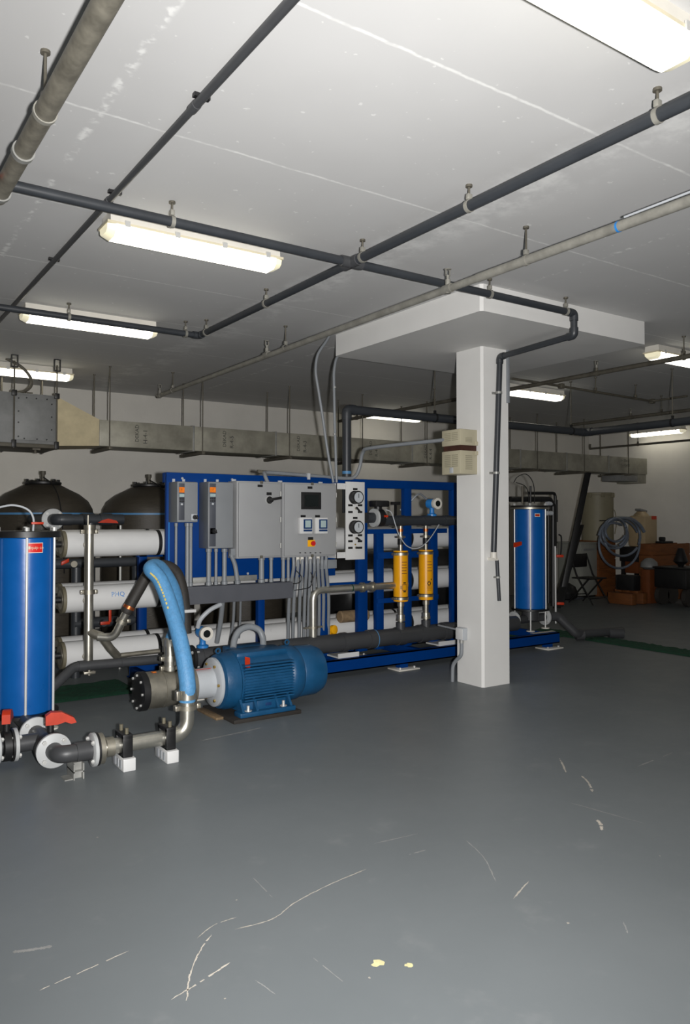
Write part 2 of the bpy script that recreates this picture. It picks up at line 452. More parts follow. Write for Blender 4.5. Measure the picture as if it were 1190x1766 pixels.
# ------------------------------------------------------------------ fluorescent fittings
def fluorescent(c, along, label, length=1.13):
    c = V(c); a = V(along); s = a.cross(V((0, 0, 1)))
    t = thing('fluorescent_light', label, 'light', c, 'fluorescent ceiling lights')
    h = length / 2
    def sect(pts, l0, l1):
        return MB().prism([c + a * l0 + s * q[0] + V((0, 0, q[1])) for q in pts], a * (l1 - l0))
    sect([(-0.075, 0), (-0.082, -0.062), (0.082, -0.062), (0.075, 0)], -h + 0.02, h - 0.02).build('housing', 'offwhite', t)
    sect([(-0.09, -0.06), (-0.09, -0.074), (0.09, -0.074), (0.09, -0.06)], -h, h).build('rim', 'cream', t)
    lens = [(-0.084, -0.074), (-0.078, -0.112), (-0.05, -0.135), (0.05, -0.135), (0.078, -0.112), (0.084, -0.074)]
    sect(lens, -h + 0.05, h - 0.05).build('diffuser', 'diffuser', t)
    for e in (-1, 1):
        m = MB(); lo = [c + a * (e * (h - 0.05)) + s * q[0] + V((0, 0, q[1])) for q in lens]
        hi = [c + a * (e * (h - 0.004)) + s * (q[0] * 0.86) + V((0, 0, -0.074 + (q[1] + 0.074) * 0.72)) for q in lens]
        n = len(lens); m.add(lo + hi, [(i, (i + 1) % n, n + (i + 1) % n, n + i) for i in range(n)] + [tuple(range(n, 2 * n))])
        m.build('diffuser_end', 'diffuserend', t)
    for e in (-0.8, -0.27, 0.27, 0.8):
        for sd in (-1, 1):
            p = c + a * (h * e) + s * (sd * 0.093) + V((0, 0, -0.066))
            MB().obox(p, a * 0.03, s * 0.008, V((0, 0, 0.034))).build('clip', 'chrome', t)
    return t
LX = (1, 0, 0)
fluorescent((1.96, 1.56, CEIL), LX, 'large fluorescent light cut off by the top right corner of the picture')
fluorescent((1.875, 4.36, CEIL), LX, 'long fluorescent light below the dark pipe, left of the pipe tee')
fluorescent((1.89, 6.6, CEIL), LX, 'fluorescent light just behind the left end of the looping dark pipe')
fluorescent((1.86, 9.22, CEIL), LX, 'fluorescent light above the grey duct plenum near the back wall')
fluorescent((7.72, 9.9, CEIL), LX, 'fluorescent light seen behind the black pipe above the blue frame')
fluorescent((7.82, 7.02, CEIL), LX, 'fluorescent light just right of the white column')
fluorescent((7.44, 4.62, CEIL), LX, 'fluorescent light right of the column capital, with its end housing showing')
fluorescent((13.2, 8.75, CEIL - 0.02), (0, 1, 0), 'fluorescent light running crosswise by the right wall above the hanging duct end')

# ------------------------------------------------------------------ ceiling pipes
def hanger(parent, p, r, axis, m='steelpipe', top=CEIL, ring=True, plate=0.018):
    p = V(p); a = V(axis).normalized()
    h = MB()
    if ring:
        s = a.cross(V((0, 0, 1))).normalized()
        h.band(p, a, r + 0.001, 0.005, 0.022, 20)
        h.obox(p + V((0, 0, r + 0.022)), a * 0.022, s * 0.03, V((0, 0, 0.03)), 0.003)
    else: h.obox(p + V((0, 0, r)), a * 0.03, a.cross(V((0, 0, 1))) * 0.03, V((0, 0, 0.02)))
    o = h.build('hanger', m, parent)
    MB().cyl(p + V((0, 0, r + 0.02)), (p.x, p.y, top), 0.006, n=8).cyl((p.x, p.y, top - 0.012), (p.x, p.y, top), plate, n=10).build('hanger_rod', 'rust', o)
    return o
def socket(parent, c, axis, r, half=0.035, m='darkpipe', name='coupling', k=1.22):
    a = V(axis).normalized(); c = V(c)
    return MB().lathe(c - a * half, a, [(r, 0), (r * k, 0.001), (r * k, 2 * half - 0.001), (r, 2 * half)], 18).build(name, m, parent)
def elbow(parent, a, b, c, r, reach, m='darkpipe', k=1.2, bend=None, name='elbow'):
    b = V(b); u = (V(a) - b).normalized(); v = (V(c) - b).normalized()
    return MB().tube(fillet([b + u * reach, b, b + v * reach], bend or reach * 0.8, 8), r * k, 16).build(name, m, parent)

ZP = 3.12; RP = 0.027
t = thing('ceiling_pipe', 'dark grey plastic pipe loop under the ceiling with a tee, dropping down the column', 'pipe', (2.77, 3.98, ZP))
A0, TE = V((0.62, 3.98, ZP)), V((2.77, 3.98, ZP))
D1 = on(990, 543, y=3.98); D1.z = ZP
D2 = V((D1.x, 3.98, 2.945)); D3 = V((5.03, CY - 0.045, 2.945)); D4 = on(851.5, 952, y=CY - 0.045)
MB().cyl(A0, TE, RP).build('pipe', 'darkpipe', t)
MB().cyl(TE, D1, RP).build('pipe', 'darkpipe', t)
MB().cyl(D1, D2, RP * 0.95).build('pipe', 'darkpipe', t)
MB().cyl(D2, D3, RP * 0.95).build('pipe', 'darkpipe', t)
MB().cyl(D3, D4, RP * 0.95).build('pipe', 'darkpipe', t)
B0, B1, B2 = V((2.77, -1.5, ZP)), V((2.77, 6.35, ZP)), V((0.9, 6.35, ZP))
MB().cyl(B0, TE, RP * 1.08).build('pipe', 'darkpipe', t)
MB().cyl(TE, B1, RP * 0.95).build('pipe', 'darkpipe', t)
MB().cyl(B1, B2, RP * 0.95).build('pipe', 'darkpipe', t)
MB().lathe(TE - V((0.08, 0, 0)), (1, 0, 0), [(RP, 0), (RP * 1.3, .002), (RP * 1.3, .158), (RP, .16)], 18).lathe(TE - V((0, 0.08, 0)), (0, 1, 0), [(RP, 0), (RP * 1.3, .002), (RP * 1.3, .158), (RP, .16)], 18).build('tee', 'charcoal', t)
elbow(t, TE, D1, D2, RP, 0.06); elbow(t, D1, D2, D3, RP, 0.06); elbow(t, D2, D3, D4, RP, 0.06); elbow(t, TE, B1, B2, RP, 0.06)
for q in ((1.573, 3.98), (3.99, 3.98), (4.82, 3.98)): hanger(t, (q[0], q[1], ZP), RP, (1, 0, 0))
for y in (0.72, 1.82, 2.91, 3.86, 5.11, 6.2): hanger(t, (2.77, y, ZP), RP, (0, 1, 0))
for x in (1.64, 2.64): hanger(t, (x, 6.35, ZP), RP, (1, 0, 0))
for z in (2.62, 1.9):
    c = D3.lerp(D4, (D3.z - z) / (D3.z - D4.z))
    MB().band(c, (0, 0, 1), RP, 0.004, 0.02).box((c.x - 0.045, CY - 0.012, z - 0.01), (c.x + 0.045, CY + 0.0, z + 0.01)).build('pipe_strap', 'galv', t)
MB().cyl(D4, D4 - V((0, 0, 0.06)), RP * 1.05, n=16).box((D4.x - 0.03, CY - 0.07, D4.z - 0.075), (D4.x + 0.03, CY, D4.z - 0.05)).build('end_fitting', 'offwhite', t)

t = thing('drop_conduit', 'short dark pipe length strapped crooked to the column below the drop pipe', 'pipe', on(862, 1036, y=CY - 0.03))
p0, p1 = on(857, 966, y=CY - 0.028), on(861, 1036, y=CY - 0.028)
MB().cyl(p0, p1, 0.0165, n=14).build('pipe', 'darkpipe', t)
pm = p0.lerp(p1, 0.42)
MB().band(pm, p1 - p0, 0.017, 0.003, 0.016).box((pm.x - 0.03, CY - 0.008, pm.z - 0.008), (pm.x + 0.03, CY, pm.z + 0.008)).build('pipe_strap', 'galv', t)
p0, p1 = on(876, 598, y=CY - 0.012), on(876.5, 695, y=CY - 0.012)
MB().box((p0.x - 0.014, CY - 0.022, p1.z), (p0.x + 0.014, CY, p0.z), 0.004).box((p0.x - 0.02, CY - 0.026, p0.z), (p0.x + 0.02, CY, p0.z + 0.035), 0.004).build('surface_raceway', 'conduit')
tag(bpy.context.scene.objects['surface_raceway'], 'slim grey surface raceway high on the right column face', 'conduit')

# thick grey pipe at the upper left
t = thing('drain_pipe', 'thick stained grey steel pipe crossing the upper left corner', 'pipe', (0.67, 2.2, 3.0))
MB().cyl((0.67, -1.5, 3.0), (0.67, 3.86, 3.0), 0.038, n=20).build('pipe', 'drainsteel', t)
for y in (3.32, 3.80): MB().band((0.67, y, 3.0), (0, 1, 0), 0.038, 0.007, 0.03).build('coupling', 'galv', t)
MB().cyl((0.67, 3.84, 3.0), (0.67, 3.98, 3.06), 0.034, n=16).cyl((0.67, 3.98, 3.03), (0.67, 3.98, 3.09), 0.038).build('end_fitting', 'darkpipe', t)
MB().cyl((0.63, 3.62, 2.99), (0.60, 3.62, 2.99), 0.018, n=10).build('plug', 'orange', t)
hanger(t, (0.67, 2.95, 3.0), 0.038, (0, 1, 0)); hanger(t, (0.67, 0.6, 3.0), 0.038, (0, 1, 0))

t = thing('water_line', 'thin grey plastic pipe fixed straight along the ceiling at upper left', 'pipe', (1.26, 3, 3.2))
MB().cyl((1.26, -1.5, 3.2), (1.26, 2.95, 3.2), 0.0185, n=16).build('pipe', 'charcoal', t)
MB().cyl((1.26, 2.95, 3.2), (1.26, 7.6, 3.2), 0.0165, n=16).build('pipe', 'charcoal', t)
for y in (1.6, 2.95, 4.1): socket(t, (1.26, y, 3.2), (0, 1, 0), 0.017, 0.028, 'charcoal')
for y in (1.62, 2.9, 4.02, 5.3):
    MB().box((1.235, y - 0.012, 3.215), (1.305, y + 0.012, CEIL)).build('pipe_clip', 'black', t)
MB().cyl((1.30, 1.62, 3.19), (1.33, 1.62, 3.19), 0.012, n=10).build('tag', 'devblue', t)

# sprinkler lines
def sprinkler(parent, p, r, m='steelpipe'):
    p = V(p)
    o = MB().cyl(p - V((0, 0, r * 1.2)), p + V((0, 0, r + 0.035)), r * 0.72, n=14).cyl(p - V((0, r * 1.5, 0)), p + V((0, r * 1.5, 0)), r * 1.18, n=16).build('outlet', m, parent)
    q = p + V((0, 0, r + 0.035))
    MB().cyl(q, q + V((0, 0, 0.03)), 0.011, n=10).box((q.x - 0.02, q.y - 0.004, q.z + 0.03), (q.x - 0.014, q.y + 0.004, q.z + 0.07)).box((q.x + 0.014, q.y - 0.004, q.z + 0.03), (q.x + 0.02, q.y + 0.004, q.z + 0.07)).box((q.x - 0.02, q.y - 0.004, q.z + 0.025), (q.x + 0.02, q.y + 0.004, q.z + 0.032)).cyl(q + V((0, 0, 0.068)), q + V((0, 0, 0.072)), 0.024, n=14).build('sprinkler_head', 'steelpipe', o)
t = thing('sprinkler_pipe', 'galvanized sprinkler pipe crossing in front of the column capital', 'pipe', (3.45, 4, 3.03))
ZS = 3.03
MB().cyl((3.45, -2, ZS), (3.45, 3.55, ZS), 0.028, n=18).build('pipe', 'steelpipe', t)
MB().cyl((3.45, 3.55, ZS), (3.45, 9.15, ZS - 0.02), 0.025, n=18).build('pipe', 'steelpipe', t)
for y in (3.83, 6.35, 9.1): sprinkler(t, (3.45, y, ZS - (0.02 if y > 9 else 0)), 0.026)
for y in (0.9, 3.14, 6.0, 8.68): hanger(t, (3.45, y, ZS - (0.015 if y > 8 else 0)), 0.026, (0, 1, 0))
MB().tube([(3.37, -1.0, ZS + 0.02), (3.40, 1.0, ZS + 0.03), (3.43, 2.45, ZS + 0.03)], 0.006, 8).build('tracer_cable', 'lightgrey', t)
MB().band((3.45, 2.5, ZS), (0, 1, 0), 0.0275, 0.002, 0.012).build('blue_tape', 'devblue', t)

t = thing('sprinkler_pipe', 'dull grey sprinkler pipe passing behind the top of the column', 'pipe', (6.78, 6, 3.03))
MB().cyl((6.78, 0.5, ZS), (6.78, 10.1, ZS), 0.024, n=16).build('pipe', 'rust', t)
for y in (5.2, 9.6): sprinkler(t, (6.78, y, ZS), 0.024, 'rust')
for y in (4.2, 7.8): hanger(t, (6.78, y, ZS), 0.024, (0, 1, 0), 'rust')
t = thing('branch_pipe', 'thin dark branch pipe under the far ceiling, right of the column', 'pipe', on(1000, 672, z=3.05))
q = [on(884, 653, z=3.05), on(968, 666, z=3.05), on(1125, 692, z=3.05), on(1185, 683, z=3.05)]
MB().tube(fillet(q, 0.1), 0.014, 10).build('pipe', 'rust', t)
for i in (1, 2): MB().obox(q[i], (0.06, 0, 0), (0, 0.06, 0), (0, 0, 0.06), 0.01).build('joint_block', 'rust', t)
for f in (0.35, 0.8): hanger(t, q[1].lerp(q[2], f), 0.014, q[2] - q[1], 'rust')
t = thing('sprinkler_pipe', 'dark sprinkler pipe just above the thick black header at right', 'pipe', on(1080, 720, z=2.95))
p0, p1 = on(985, 733, z=2.98), on(1215, 704, z=2.98)
MB().cyl(p0, p1, 0.024, n=14).build('pipe', 'rust', t)
sprinkler(t, on(1088, 720, z=2.98), 0.024, 'rust')
hanger(t, on(1141, 713, z=2.98), 0.024, p1 - p0, 'rust')
t = thing('sprinkler_pipe', 'thin dark sprinkler pipe ending above the duct outlet by the right wall', 'pipe', on(1080, 768, z=2.9))
p0, p1 = on(1018, 774, z=2.83), on(1215, 757, z=2.83)
MB().cyl(p0, p1, 0.02, n=14).build('pipe', 'rust', t)
MB().cyl(p0, p0 + V((0, 0, 0.09)), 0.018, n=10).build('sprinkler_head', 'rust', t)
hanger(t, p0.lerp(p1, 0.45), 0.02, p1 - p0, 'rust')

# thick black header that climbs out of the skid
YG = 6.42
t = thing('header_pipe', 'thick black plastic pipe rising from the blue frame and running under the ceiling', 'pipe', on(598, 820, y=YG))
g0, g1 = on(598, 828, y=YG), on(598, 706, y=YG)
g0.x = g1.x; zg = g1.z
g2 = V((on(1010, 748, y=YG).x, YG, zg)); g3 = V((g2.x, -1.0, zg))
RG = 0.046
MB().cyl((g1.x, YG, 1.55), g1, RG, n=20).build('pipe', 'darkpipe', t)
MB().cyl(g1, g2, RG, n=20).build('pipe', 'darkpipe', t)
MB().cyl(g2, g3, RG, n=20).build('pipe', 'darkpipe', t)
elbow(t, g0, g1, g2, RG, 0.1, k=1.15); elbow(t, g1, g2, g3, RG, 0.1, k=1.15)
for px in (750, 985, 1160):
    x = on(px, 730, y=YG).x if px < 1000 else g2.x
    y = YG if px < 1000 else on(px, 728, x=g2.x).y
    ax = (1, 0, 0) if px < 1000 else (0, 1, 0)
    hanger(t, (x, y, zg), RG, ax, 'black')
MB().band((g1.x, YG, on(598, 815, y=YG).z), (0, 0, 1), RG, 0.002, 0.03).build('blue_tape', 'frpband', t)

# ------------------------------------------------------------------ sheet metal duct
YD, YD2, ZD, ZD2 = 8.80, 9.30, 2.32, 2.62
XE = on(1116, 800, y=YD).x
t = thing('air_duct', 'long rectangular galvanized air duct hung along the back wall', 'duct', (7, 9.05, ZD))
xa = 2.62; n = 9
xs = [xa + (XE - xa) * i / n for i in range(n + 1)]
for i in range(n):
    MB().box((xs[i] + 0.002, YD, ZD), (xs[i + 1] - 0.002, YD2, ZD2), 0.004).build('duct_section', 'duct', t)
    if i:
        MB().box((xs[i] - 0.012, YD - 0.008, ZD - 0.008), (xs[i] + 0.012, YD2 + 0.008, ZD2 + 0.008), 0.002).build('joint_flange', 'galv', t)
tr = MB()
P = [(2.14, 8.74, 2.29), (2.14, 9.36, 2.29), (2.14, 9.36, 2.83), (2.14, 8.74, 2.83), (xa, YD, ZD), (xa, YD2, ZD), (xa, YD2, ZD2), (xa, YD, ZD2)]
tr.add(P, [(0, 1, 5, 4), (1, 2, 6, 5), (2, 3, 7, 6), (3, 0, 4, 7), (4, 5, 6, 7), (0, 3, 2, 1)]).build('transition', 'mastic', t)
xo = XE - 0.32
MB().box((XE - 0.26, YD + 0.02, ZD - 0.17), (XE - 0.005, YD2 - 0.02, ZD), 0.004).build('outlet_neck', 'duct', t)
MB().box((XE - 0.75, YD + 0.02, ZD - 0.14), (XE - 0.27, YD2 - 0.04, ZD - 0.03), 0.004).build('register', 'ductdark', t)
for hx in (2.72, 3.86, 5.09, 6.27, 7.45, 8.65, 9.85, 11.05, 12.3):
    o = MB().box((hx - 0.02, YD - 0.10, ZD - 0.045), (hx + 0.02, YD2 + 0.09, ZD - 0.006), 0.003).build('trapeze_hanger', 'rust', t)
    for yy in (YD - 0.06, YD2 + 0.05):
        MB().cyl((hx, yy, ZD - 0.045), (hx, yy, CEIL), 0.0075, n=8).cyl((hx, yy, CEIL - 0.01), (hx, yy, CEIL), 0.015, n=8).build('threaded_rod', 'rust', o)
for px, a, b in ((243, 'DEKAD', 'H-4-1'), (393, 'DEKAD', 'R-4-5'), (520, 'DEKAD', 'R-4-3'), (644, 'DEKAD', 'R-4-2'), (738, 'DEKAD', 'R-4-4')):
    p = on(px, 760, y=YD - 0.003)
    text_flat(a, 0.062, (p.x - 0.045, YD - 0.0035, ZD + 0.17), (0, 0, 1), (-1, 0, 0), 'ink', t)
    text_flat(b, 0.072, (p.x + 0.055, YD - 0.0035, ZD + 0.135), (0, 0, 1), (-1, 0, 0), 'ink', t)
p = on(1078, 793, y=YD - 0.003)
text_flat('1 - 30x12', 0.07, (p.x, YD - 0.0035, ZD + 0.235), (1, 0, 0), (0, 0, 1), 'ink', t)
text_flat('1 - 12x10', 0.07, (p.x, YD - 0.0035, ZD + 0.15), (1, 0, 0), (0, 0, 1), 'ink', t)

t = thing('duct_plenum', 'square grey sheet metal plenum box at the left end of the duct', 'duct', (1.6, 9.05, 2.29))
px0 = 1.05
MB().box((px0, 8.74, 2.30), (2.135, 9.36, 2.84), 0.005).build('box', 'ductdark', t)
MB().box((1.70, 8.732, 2.335), (2.10, 8.742, 2.815), 0.002).build('access_panel', 'ductdark', t)
for xx, zz in [(1.74, z) for z in (2.78, 2.64, 2.52, 2.37)] + [(2.08, z) for z in (2.74, 2.6, 2.46)] + [(x, 2.79) for x in (1.82, 1.92, 2.03)] + [(x, 2.35) for x in (1.8, 1.93, 2.03)]:
    MB().cyl((xx, 8.733, zz), (xx, 8.722, zz), 0.008, n=8).build('screw', 'black', t)
MB().box((px0, 8.70, 2.255), (2.15, 9.4, 2.297), 0.004).build('support_channel', 'rust', t)
for xx in (1.69, 2.127):
    for yy in (8.70, 9.38):
        o = MB().box((xx - 0.025, yy - 0.02, 2.80), (xx + 0.025, yy + 0.02, 2.86), 0.003).build('corner_bracket', 'black', t)
        MB().box((xx - 0.022, yy - 0.02, 2.25), (xx + 0.022, yy + 0.02, 2.33), 0.003).build('corner_bracket', 'black', t)
        MB().cyl((xx, yy, 2.24), (xx, yy, 3.17), 0.0085, n=8).build('threaded_rod', 'rust', o)
        m = MB(); w_, h_ = 0.03, 0.06
        for dx, dz, sx, sz in ((-w_, 0, 0.005, h_), (w_, 0, 0.005, h_), (0, h_, w_ + 0.005, 0.005), (0, -h_, w_ + 0.005, 0.005)):
            m.box((xx + dx - sx, yy - 0.02, CEIL - 0.066 + dz - sz), (xx + dx + sx, yy + 0.02, CEIL - 0.066 + dz + sz))
        m.build('ceiling_clip', 'black', o)
MB().cyl((1.93, 8.8, 2.25), (1.93, 8.8, 2.2), 0.014, n=8).box((1.89, 8.75, 2.235), (1.97, 8.85, 2.256)).build('drain_fitting', 'rust', t)
c0 = [on(10, 618, y=8.95), on(36, 632, y=8.95), on(52, 650, y=8.95), on(54, 664, y=8.95), on(46, 673, y=8.95), on(30, 677, y=8.95)]
MB().tube(spline(c0, 6), 0.016, 10).build('flexible_conduit', 'rust', t)
MB().box((1.85, 8.9, 2.84), (1.92, 8.98, 2.88)).build('conduit_fitting', 'rust', t)

# ------------------------------------------------------------------ blue equipment skid with its frame
YP = 6.20                         # front of the mounting panel
FY0, FY1 = 6.245, 6.305           # frame posts
XL = on(287, 900, y=YP).x
SX0, SX1 = 2.33, 7.12
ZT = 1.885
t = skid = thing('equipment_skid', 'blue steel skid frame carrying the reverse osmosis equipment behind the column', 'frame', (4.6, 6.5, 0))
for y0 in (6.0, 6.86):
    m = MB().box((SX0, y0, 0.05), (SX1, y0 + 0.012, 0.17)).box((SX0, y0, 0.158), (SX1, y0 + 0.07, 0.17)).box((SX0, y0, 0.05), (SX1, y0 + 0.07, 0.062))
    m.build('base_beam', 'blue', t)
for x in (SX0, 3.1, 4.1, 5.1, 6.1, SX1 - 0.06):
    MB().box((x, 6.075, 0.06), (x + 0.06, 6.86, 0.15), 0.003).build('cross_beam', 'blue', t)
for x in (2.6, 4.81, 6.95):
    for yy in (6.0, 6.86):
        MB().box((x - 0.05, yy, 0.012), (x + 0.05, yy + 0.07, 0.052)).build('foot', 'blue', t)
        MB().box((x - 0.13, yy - 0.09, 0), (x + 0.13, yy + 0.1, 0.012), 0.002).build('foot_plate', 'offwhite', t)
        for dx in (-0.09, 0.09): MB().cyl((x + dx, yy - 0.05, 0.012), (x + dx, yy - 0.05, 0.03), 0.011, n=6).build('anchor_bolt', 'chrome', t)
def post(px0, px1, z0, z1, y0=FY0, y1=FY1, yy=None):
    a = on(px0, 950, y=y0).x; b = on(px1, 950, y=y0).x
    return MB().box((a, y0, z0), (b, y1, z1), 0.004).build('post', 'blue', t)
XT1 = on(786, 838, y=FY0).x + 0.35
post(240, 254, 0.17, 1.27, 6.87, 6.93); post(446, 457, 0.17, 1.1); post(553, 566, 0.17, 1.3)
post(618, 634, 0.17, ZT - 0.08); post(698, 710, 0.17, ZT - 0.08); post(780, 791, 0.17, ZT - 0.08)
z2 = on(700, 920, y=FY0).z; z3 = on(700, 912, y=FY0).z
post(650, 662, 0.17, z2); post(744, 755, 0.17, z2)
MB().box((XL, FY0, ZT - 0.085), (XT1, FY1, ZT), 0.004).build('top_rail', 'blue', t)
MB().box((on(634, 916, y=FY0).x, FY0 - 0.012, z2), (on(770, 916, y=FY0).x, FY0, z3), 0.002).build('cross_rail', 'blue', t)
for yy0, yy1 in ((951, 962), (1029, 1037)):
    MB().box((on(650, 955, y=FY0).x, FY0 - 0.012, on(700, yy1, y=FY0).z), (on(755, 955, y=FY0).x, FY0, on(700, yy0, y=FY0).z), 0.002).build('cross_rail', 'blue', t)
MB().box((on(238, 950, y=6.86).x, 6.87, 1.14), (on(300, 950, y=6.86).x, 6.93, 1.26), 0.004).build('side_rail', 'blue', t)
for py in (1010, 1026):
    z = on(600, py, y=FY1).z
MB().box((on(565, 1030, y=FY1).x, FY1 + 0.002, 0.80), (on(640, 1030, y=FY1).x, FY1 + 0.03, 0.86)).build('side_rail', 'blue', t)
# mounting panel
ZB = on(350, 1004, y=YP).z
XPR = on(596, 900, y=YP).x
MB().box((XL, YP, ZB), (XPR - 0.12, YP + 0.04, ZT), 0.003).build('mounting_panel', 'blue', t)
for px, py in ((314, 825), (314, 994), (427, 989), (400, 827), (402, 830)):
    p = on(px, py, y=YP)
    MB().cyl(p, p - V((0, 0.008, 0)), 0.011, n=6).build('bolt', 'chrome', t)
MB().box((on(331, 1000, y=YP).x, YP - 0.03, ZB - 0.005), (on(441, 1000, y=YP).x, YP, ZB + 0.045), 0.004).build('strut_channel', 'galv', t)
MB().box((on(290, 990, y=YP).x, YP - 0.001, 1.1), (on(292, 990, y=YP).x, YP, 1.8)).build('edge_trim', 'devblue', t)
for px in (347, 409, 371, 480):
    p = on(px, 905, y=YP - 0.012)
# pipe pads on the skid
for px, py in ((591, 1130), (758, 1109)):
    p = on(px, py, z=0.17)
    MB().box((p.x - 0.14, 6.05, 0.171), (p.x + 0.10, 6.26, 0.185)).box((p.x - 0.14, 6.05, 0.185), (p.x + 0.10, 6.06, 0.215)).build('pipe_pad', 'white', t)

# ------------------------------------------------------------------ drives and cabinets on the panel
YC = 6.0
def fx(px, y=YC): return on(px, 890, y=y).x
def drive(pxa, pxb, ztop, zbot, label, knob_px, knob_py, strip):
    xa, xb = fx(pxa), fx(pxb)
    t = thing('motor_drive', label, 'drive', ((xa + xb) / 2, YP, zbot), 'motor drives on the blue panel')
    MB().box((xa, YC + 0.012, zbot), (xb, YP, ztop), 0.006).build('heat_sink_case', 'driveside', t)
    MB().box((xa, YC, zbot + 0.004), (xb, YC + 0.012, ztop - 0.004), 0.004).build('front_cover', 'drive', t)
    s0, s1 = fx(strip[0]), fx(strip[1])
    o = MB().box((s0, YC - 0.004, zbot + 0.02), (s1, YC, ztop - 0.015), 0.001).build('keypad_strip', 'drivestrip', t)
    wd = s1 - s0; h = ztop - zbot
    zc = ztop - 0.068
    text = MB().box((s0 + 0.002, YC - 0.006, zc - 0.024), (s1 - 0.002, YC - 0.004, zc + 0.02)).build('warning_label', 'orangelabel', o)
    text_flat('!', 0.035, ((s0 + s1) / 2, YC - 0.0068, zc - 0.003), (1, 0, 0), (0, 0, 1), 'black', o)
    MB().box((s0 + 0.004, YC - 0.007, zc - 0.06), (s1 - 0.004, YC - 0.004, zc - 0.034)).build('display', 'lcd', o)
    for r in range(2):
        for c in range(3):
            MB().box((s0 + 0.006 + c * wd * 0.3, YC - 0.008, zc - 0.082 - r * 0.02), (s0 + 0.016 + c * wd * 0.3, YC - 0.004, zc - 0.070 - r * 0.02)).build('key', 'black', o)
    MB().box(((s0 + s1) / 2 - 0.009, YC - 0.007, zc - 0.128), ((s0 + s1) / 2 + 0.009, YC - 0.004, zc - 0.112)).build('badge', 'lightgrey', o)
    k = on(knob_px, knob_py, y=YC - 0.004)
    q = MB().box((k.x - 0.03, YC - 0.004, k.z - 0.026), (k.x + 0.02, YC, k.z + 0.026), 0.001).build('switch_plate', 'lightgrey', t)
    MB().cyl(k, k - V((0, 0.035, 0)), 0.02, 0.017, n=16).obox(k - V((-0.002, 0.042, 0)), (0.012, 0, 0.004), (0, 0.02, 0), (-0.014, 0, 0.034), 0.003).build('rotary_knob', 'black', q)
    for dx in (0.25, 0.75): MB().box((xa + (xb - xa) * dx - 0.012, YP - 0.004, ztop), (xa + (xb - xa) * dx + 0.012, YP, ztop + 0.03)).build('mounting_tab', 'lightgrey', t)
    return t
zt = on(380, 830, y=YC).z
drive(306, 341, on(320, 830.5, y=YC).z, on(320, 901, y=YC).z, 'small grey motor drive at the left end of the blue panel', 336, 892, (308, 318))
drive(359.5, 402, on(380, 831, y=YC).z, on(380, 946, y=YC).z, 'taller grey motor drive left of the two cabinets', 368, 916, (361, 372))

def cabinet(xa, xb, z0, z1, label):
    t = thing('electrical_cabinet', label, 'cabinet', ((xa + xb) / 2, YP, z0), 'grey electrical cabinets')
    MB().box((xa, YC + 0.02, z0), (xb, YP, z1), 0.006).build('body', 'cabinet', t)
    d = MB().box((xa + 0.012, YC, z0 + 0.014), (xb - 0.012, YC + 0.018, z1 - 0.014), 0.006).build('door', 'cabinet', t)
    for f in (0.16, 0.5, 0.84):
        MB().cyl((xb - 0.018, YC - 0.006, z0 + (z1 - z0) * f - 0.022), (xb - 0.018, YC - 0.006, z0 + (z1 - z0) * f + 0.022), 0.007, n=8).build('hinge', 'galv', d)
    for zz in (z0 - 0.002, z1 - 0.022):
        xm = (xa + xb) / 2 + 0.01
        MB().box((xm - 0.012, YC - 0.01, zz), (xm + 0.012, YC + 0.002, zz + 0.026), 0.002).build('clamp', 'rust', d)
    for dx in (0.12, 0.88):
        MB().box((xa + (xb - xa) * dx - 0.02, YP - 0.02, z1), (xa + (xb - xa) * dx + 0.02, YP, z1 + 0.022), 0.002).build('mounting_tab', 'lightgrey', t)
    return t, d
cz0, cz1 = on(530, 960, y=YC).z, on(530, 832.5, y=YC).z
x1a, x1b = fx(410), fx(486.5); x2a, x2b = fx(489), fx(582)
c1, d1 = cabinet(x1a, x1b, cz0, cz1, 'plain grey electrical cabinet with a black lever switch')
def dlabel(px, py, w_, h_, d, m='black', y=YC, name='label_plate'):
    p = on(px, py, y=y)
    return MB().box((p.x - w_ / 2, y - 0.003, p.z - h_ / 2), (p.x + w_ / 2, y, p.z + h_ / 2)).build(name, m, d)
dlabel(448.6, 838, 0.05, 0.022, d1); dlabel(464, 851.5, 0.05, 0.025, d1)
k = on(464.5, 862.5, y=YC)
h = MB().lathe(k, (0, -1, 0), [(0.036, 0), (0.036, 0.006), (0.026, 0.008), (0.022, 0.04), (0.0, 0.042)], 20).build('switch_base', 'black', d1)
MB().band(k - V((0, 0.004, 0)), (0, 1, 0), 0.033, 0.004, 0.008).build('switch_ring', 'chrome', h)
MB().obox(k + V((0.045, -0.04, 0.012)), (0.115, 0, 0.02), (0, 0.014, 0), (-0.004, 0, 0.024), 0.004).build('lever', 'black', h)
c2, d2 = cabinet(x2a, x2b, cz0 - 0.004, cz1, 'grey control cabinet with a touch screen and two white meters')
a, b = on(519, 848.5, y=YC), on(553, 878.5, y=YC)
o = MB().box((a.x, YC - 0.012, b.z), (b.x, YC, a.z), 0.003).build('screen_bezel', 'black', d2)
MB().box((a.x + 0.03, YC - 0.0135, b.z + 0.025), (b.x - 0.03, YC - 0.0122, a.z - 0.025)).build('touch_screen', 'screen', o)
dlabel(534.5, 841, 0.05, 0.022, d2); dlabel(522.7, 891, 0.052, 0.028, d2); dlabel(547.5, 891, 0.052, 0.028, d2); dlabel(535.5, 929, 0.054, 0.03, d2)
